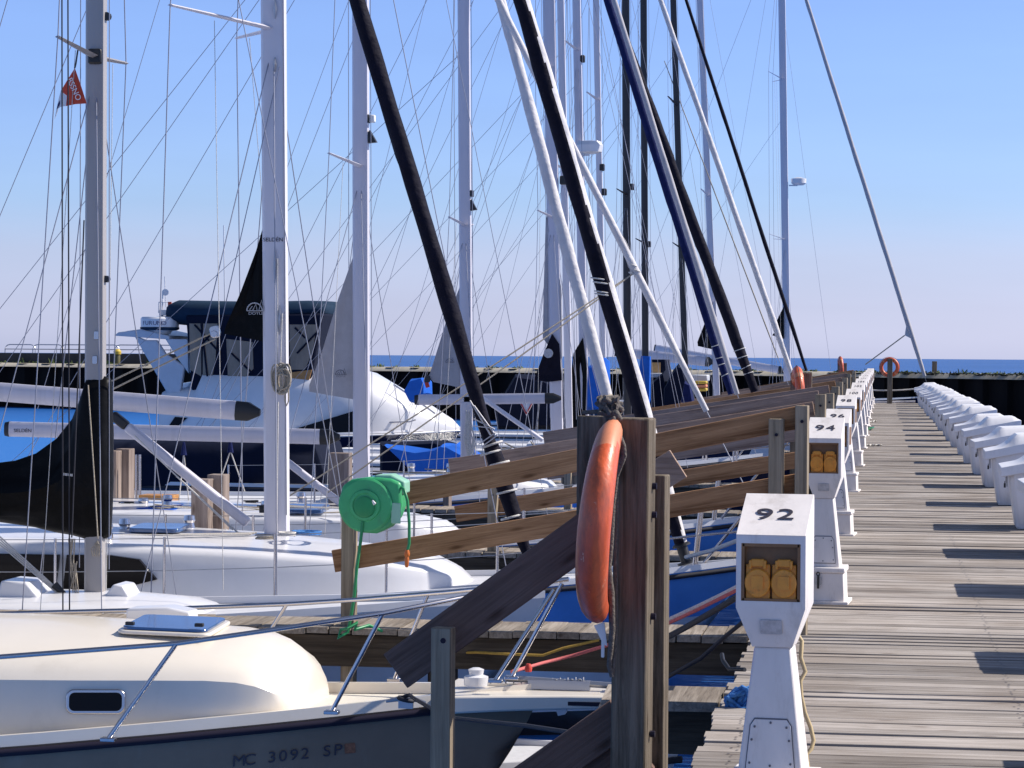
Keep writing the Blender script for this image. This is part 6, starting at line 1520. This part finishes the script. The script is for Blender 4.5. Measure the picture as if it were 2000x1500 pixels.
a, c = W(1350, 732, 62.6), W(1382, 745, 62.6); mb = MB(); mb.box(((a.x + c.x) / 2, 63, (a.z + c.z) / 2), (c.x - a.x, .8, a.z - c.z)); tag(mb.build('deck_seat', M['gelgrey'], bevel=.03), 'pale grey deck seat above the yellow cushions', 'seat')
# triangular notice with a number, hung on a boat
nt_ = thing('warning_sign', 'white triangular notice with a red border hanging below the boom', 'sign', W(1028, 805, 36.2)); o = nt_.location.copy()
P = [W(x, y, 36.2) - o for x, y in ((1012, 780), (1045, 780), (1028, 812))]; mb = MB(); mb.prism(P, (0, .02, 0)); mb.build('plate', M['white_print'], nt_)
cen = sum(P, Vector()) / 3; mb = MB()
for p, q in zip(P, P[1:] + P[:1]): mb.beam(cen + (p - cen) * .82 + Vector((0, -.008, 0)), cen + (q - cen) * .82 + Vector((0, -.008, 0)), .016, .012, up=(0, 1, 0))
mb.build('border', M['red'], nt_)
text('lettering', '94', .09, M['ink'], nt_, cen + Vector((0, -.004, .05)), (1, 0, 0), (0, 0, 1), depth=.002)
# blue knot at the boarding step, spring lines, chain hook
kb = W(1443, 1362, 12.85); mb = MB()
for k in range(7):
    mb.tube([kb + Vector((.055 * math.cos(t) * (1 + .2 * math.sin(k)), random.uniform(-.02, .02) + .01 * k - .03, .045 * math.sin(t + k * .4) + .02 * math.sin(2 * t + k))) for t in [2 * math.pi * q / 10 for q in range(11)]], .0115, 6)
mb.tube([kb + Vector((.02, 0, -.03)), kb + Vector((-.03, 0, -.05)), kb + Vector((-.07, .0, -.045))], .012, 6)
tag(mb.build('rope_knot', M['rope_blue'], ang=75), 'bright blue rope knotted round the dock edge beside pedestal 92', 'rope')
def mooring(label, pts, r, m, cat='rope', name='mooring_line'):
    mb = MB(); mb.tube(pts, r, 7); return tag(mb.build(name, m, None, ang=75), label, cat)
mooring('pink red mooring line running up to pedestal 92 behind the tall post', [W(1000, 1312, 14.5), W(1060, 1295, 15.0), W(1120, 1280, 15.2), W(1180, 1262, 15.1), W(1295, 1222, 14.9), W(1360, 1192, 14.7), W(1450, 1147, 14.4)], .0105, M['rope_red'])
mooring('white mooring line just above the pink red one', [W(1295, 1215, 15.0), W(1350, 1190, 14.9), W(1400, 1166, 14.8), W(1450, 1140, 14.5)], .012, M['rope'])
mooring('dark mooring line sloping down from pedestal 92 to the water', [W(1293, 1250, 15.0), W(1340, 1225, 14.6), W(1400, 1190, 14.2), W(1450, 1160, 13.8)], .018, M['blackwire'])
mooring('black line dropping past the boarding step', [W(1290, 1330, 14.3), W(1370, 1285, 14.0), W(1420, 1240, 13.8), W(1470, 1200, 13.6)], .012, M['blackwire'])
mooring('thick braided white mooring line from the cruiser\'s bow to the dock', [W(1340, 1088, 20.2), W(1390, 1075, 19.6), W(1455, 1050, 18.9), W(1500, 1030, 18.4)], .017, M['rope'])
mooring('white braided line hanging under the lower brown rail', sag(W(1315, 1010, 22.0), W(1500, 982, 19.5), -.03), .012, M['rope'])
mooring('yellow line lying along the second finger pier', [W(850, 1268, 16.6), W(880, 1276, 16.2), W(930, 1274, 16.1), W(1000, 1278, 16.0), W(1060, 1280, 16.0), W(1100, 1266, 16.0), W(1170, 1250, 16.05)], .009, M['rope_yellow'])
mooring('black hook shaped bar on the dock side', [W(1410, 1278, 14.2), W(1412, 1290, 14.1), W(1424, 1307, 14.0), W(1455, 1308, 13.9)], .012, M['black'], 'bar', 'hook_bar')

cvr = G5.cabin([(X(660, 37) - G5.bx, .9, .2), (X(640, 37) - G5.bx, 1.1, .62), (X(560, 37) - G5.bx, 1.2, .70), (X(420, 37) - G5.bx, 1.2, .66), (X(240, 37) - G5.bx, 1.15, .60), (X(225, 37) - G5.bx, 1.0, .3)], M['navy_canvas'], crown=.05, name='cockpit_cover', base=1.15)
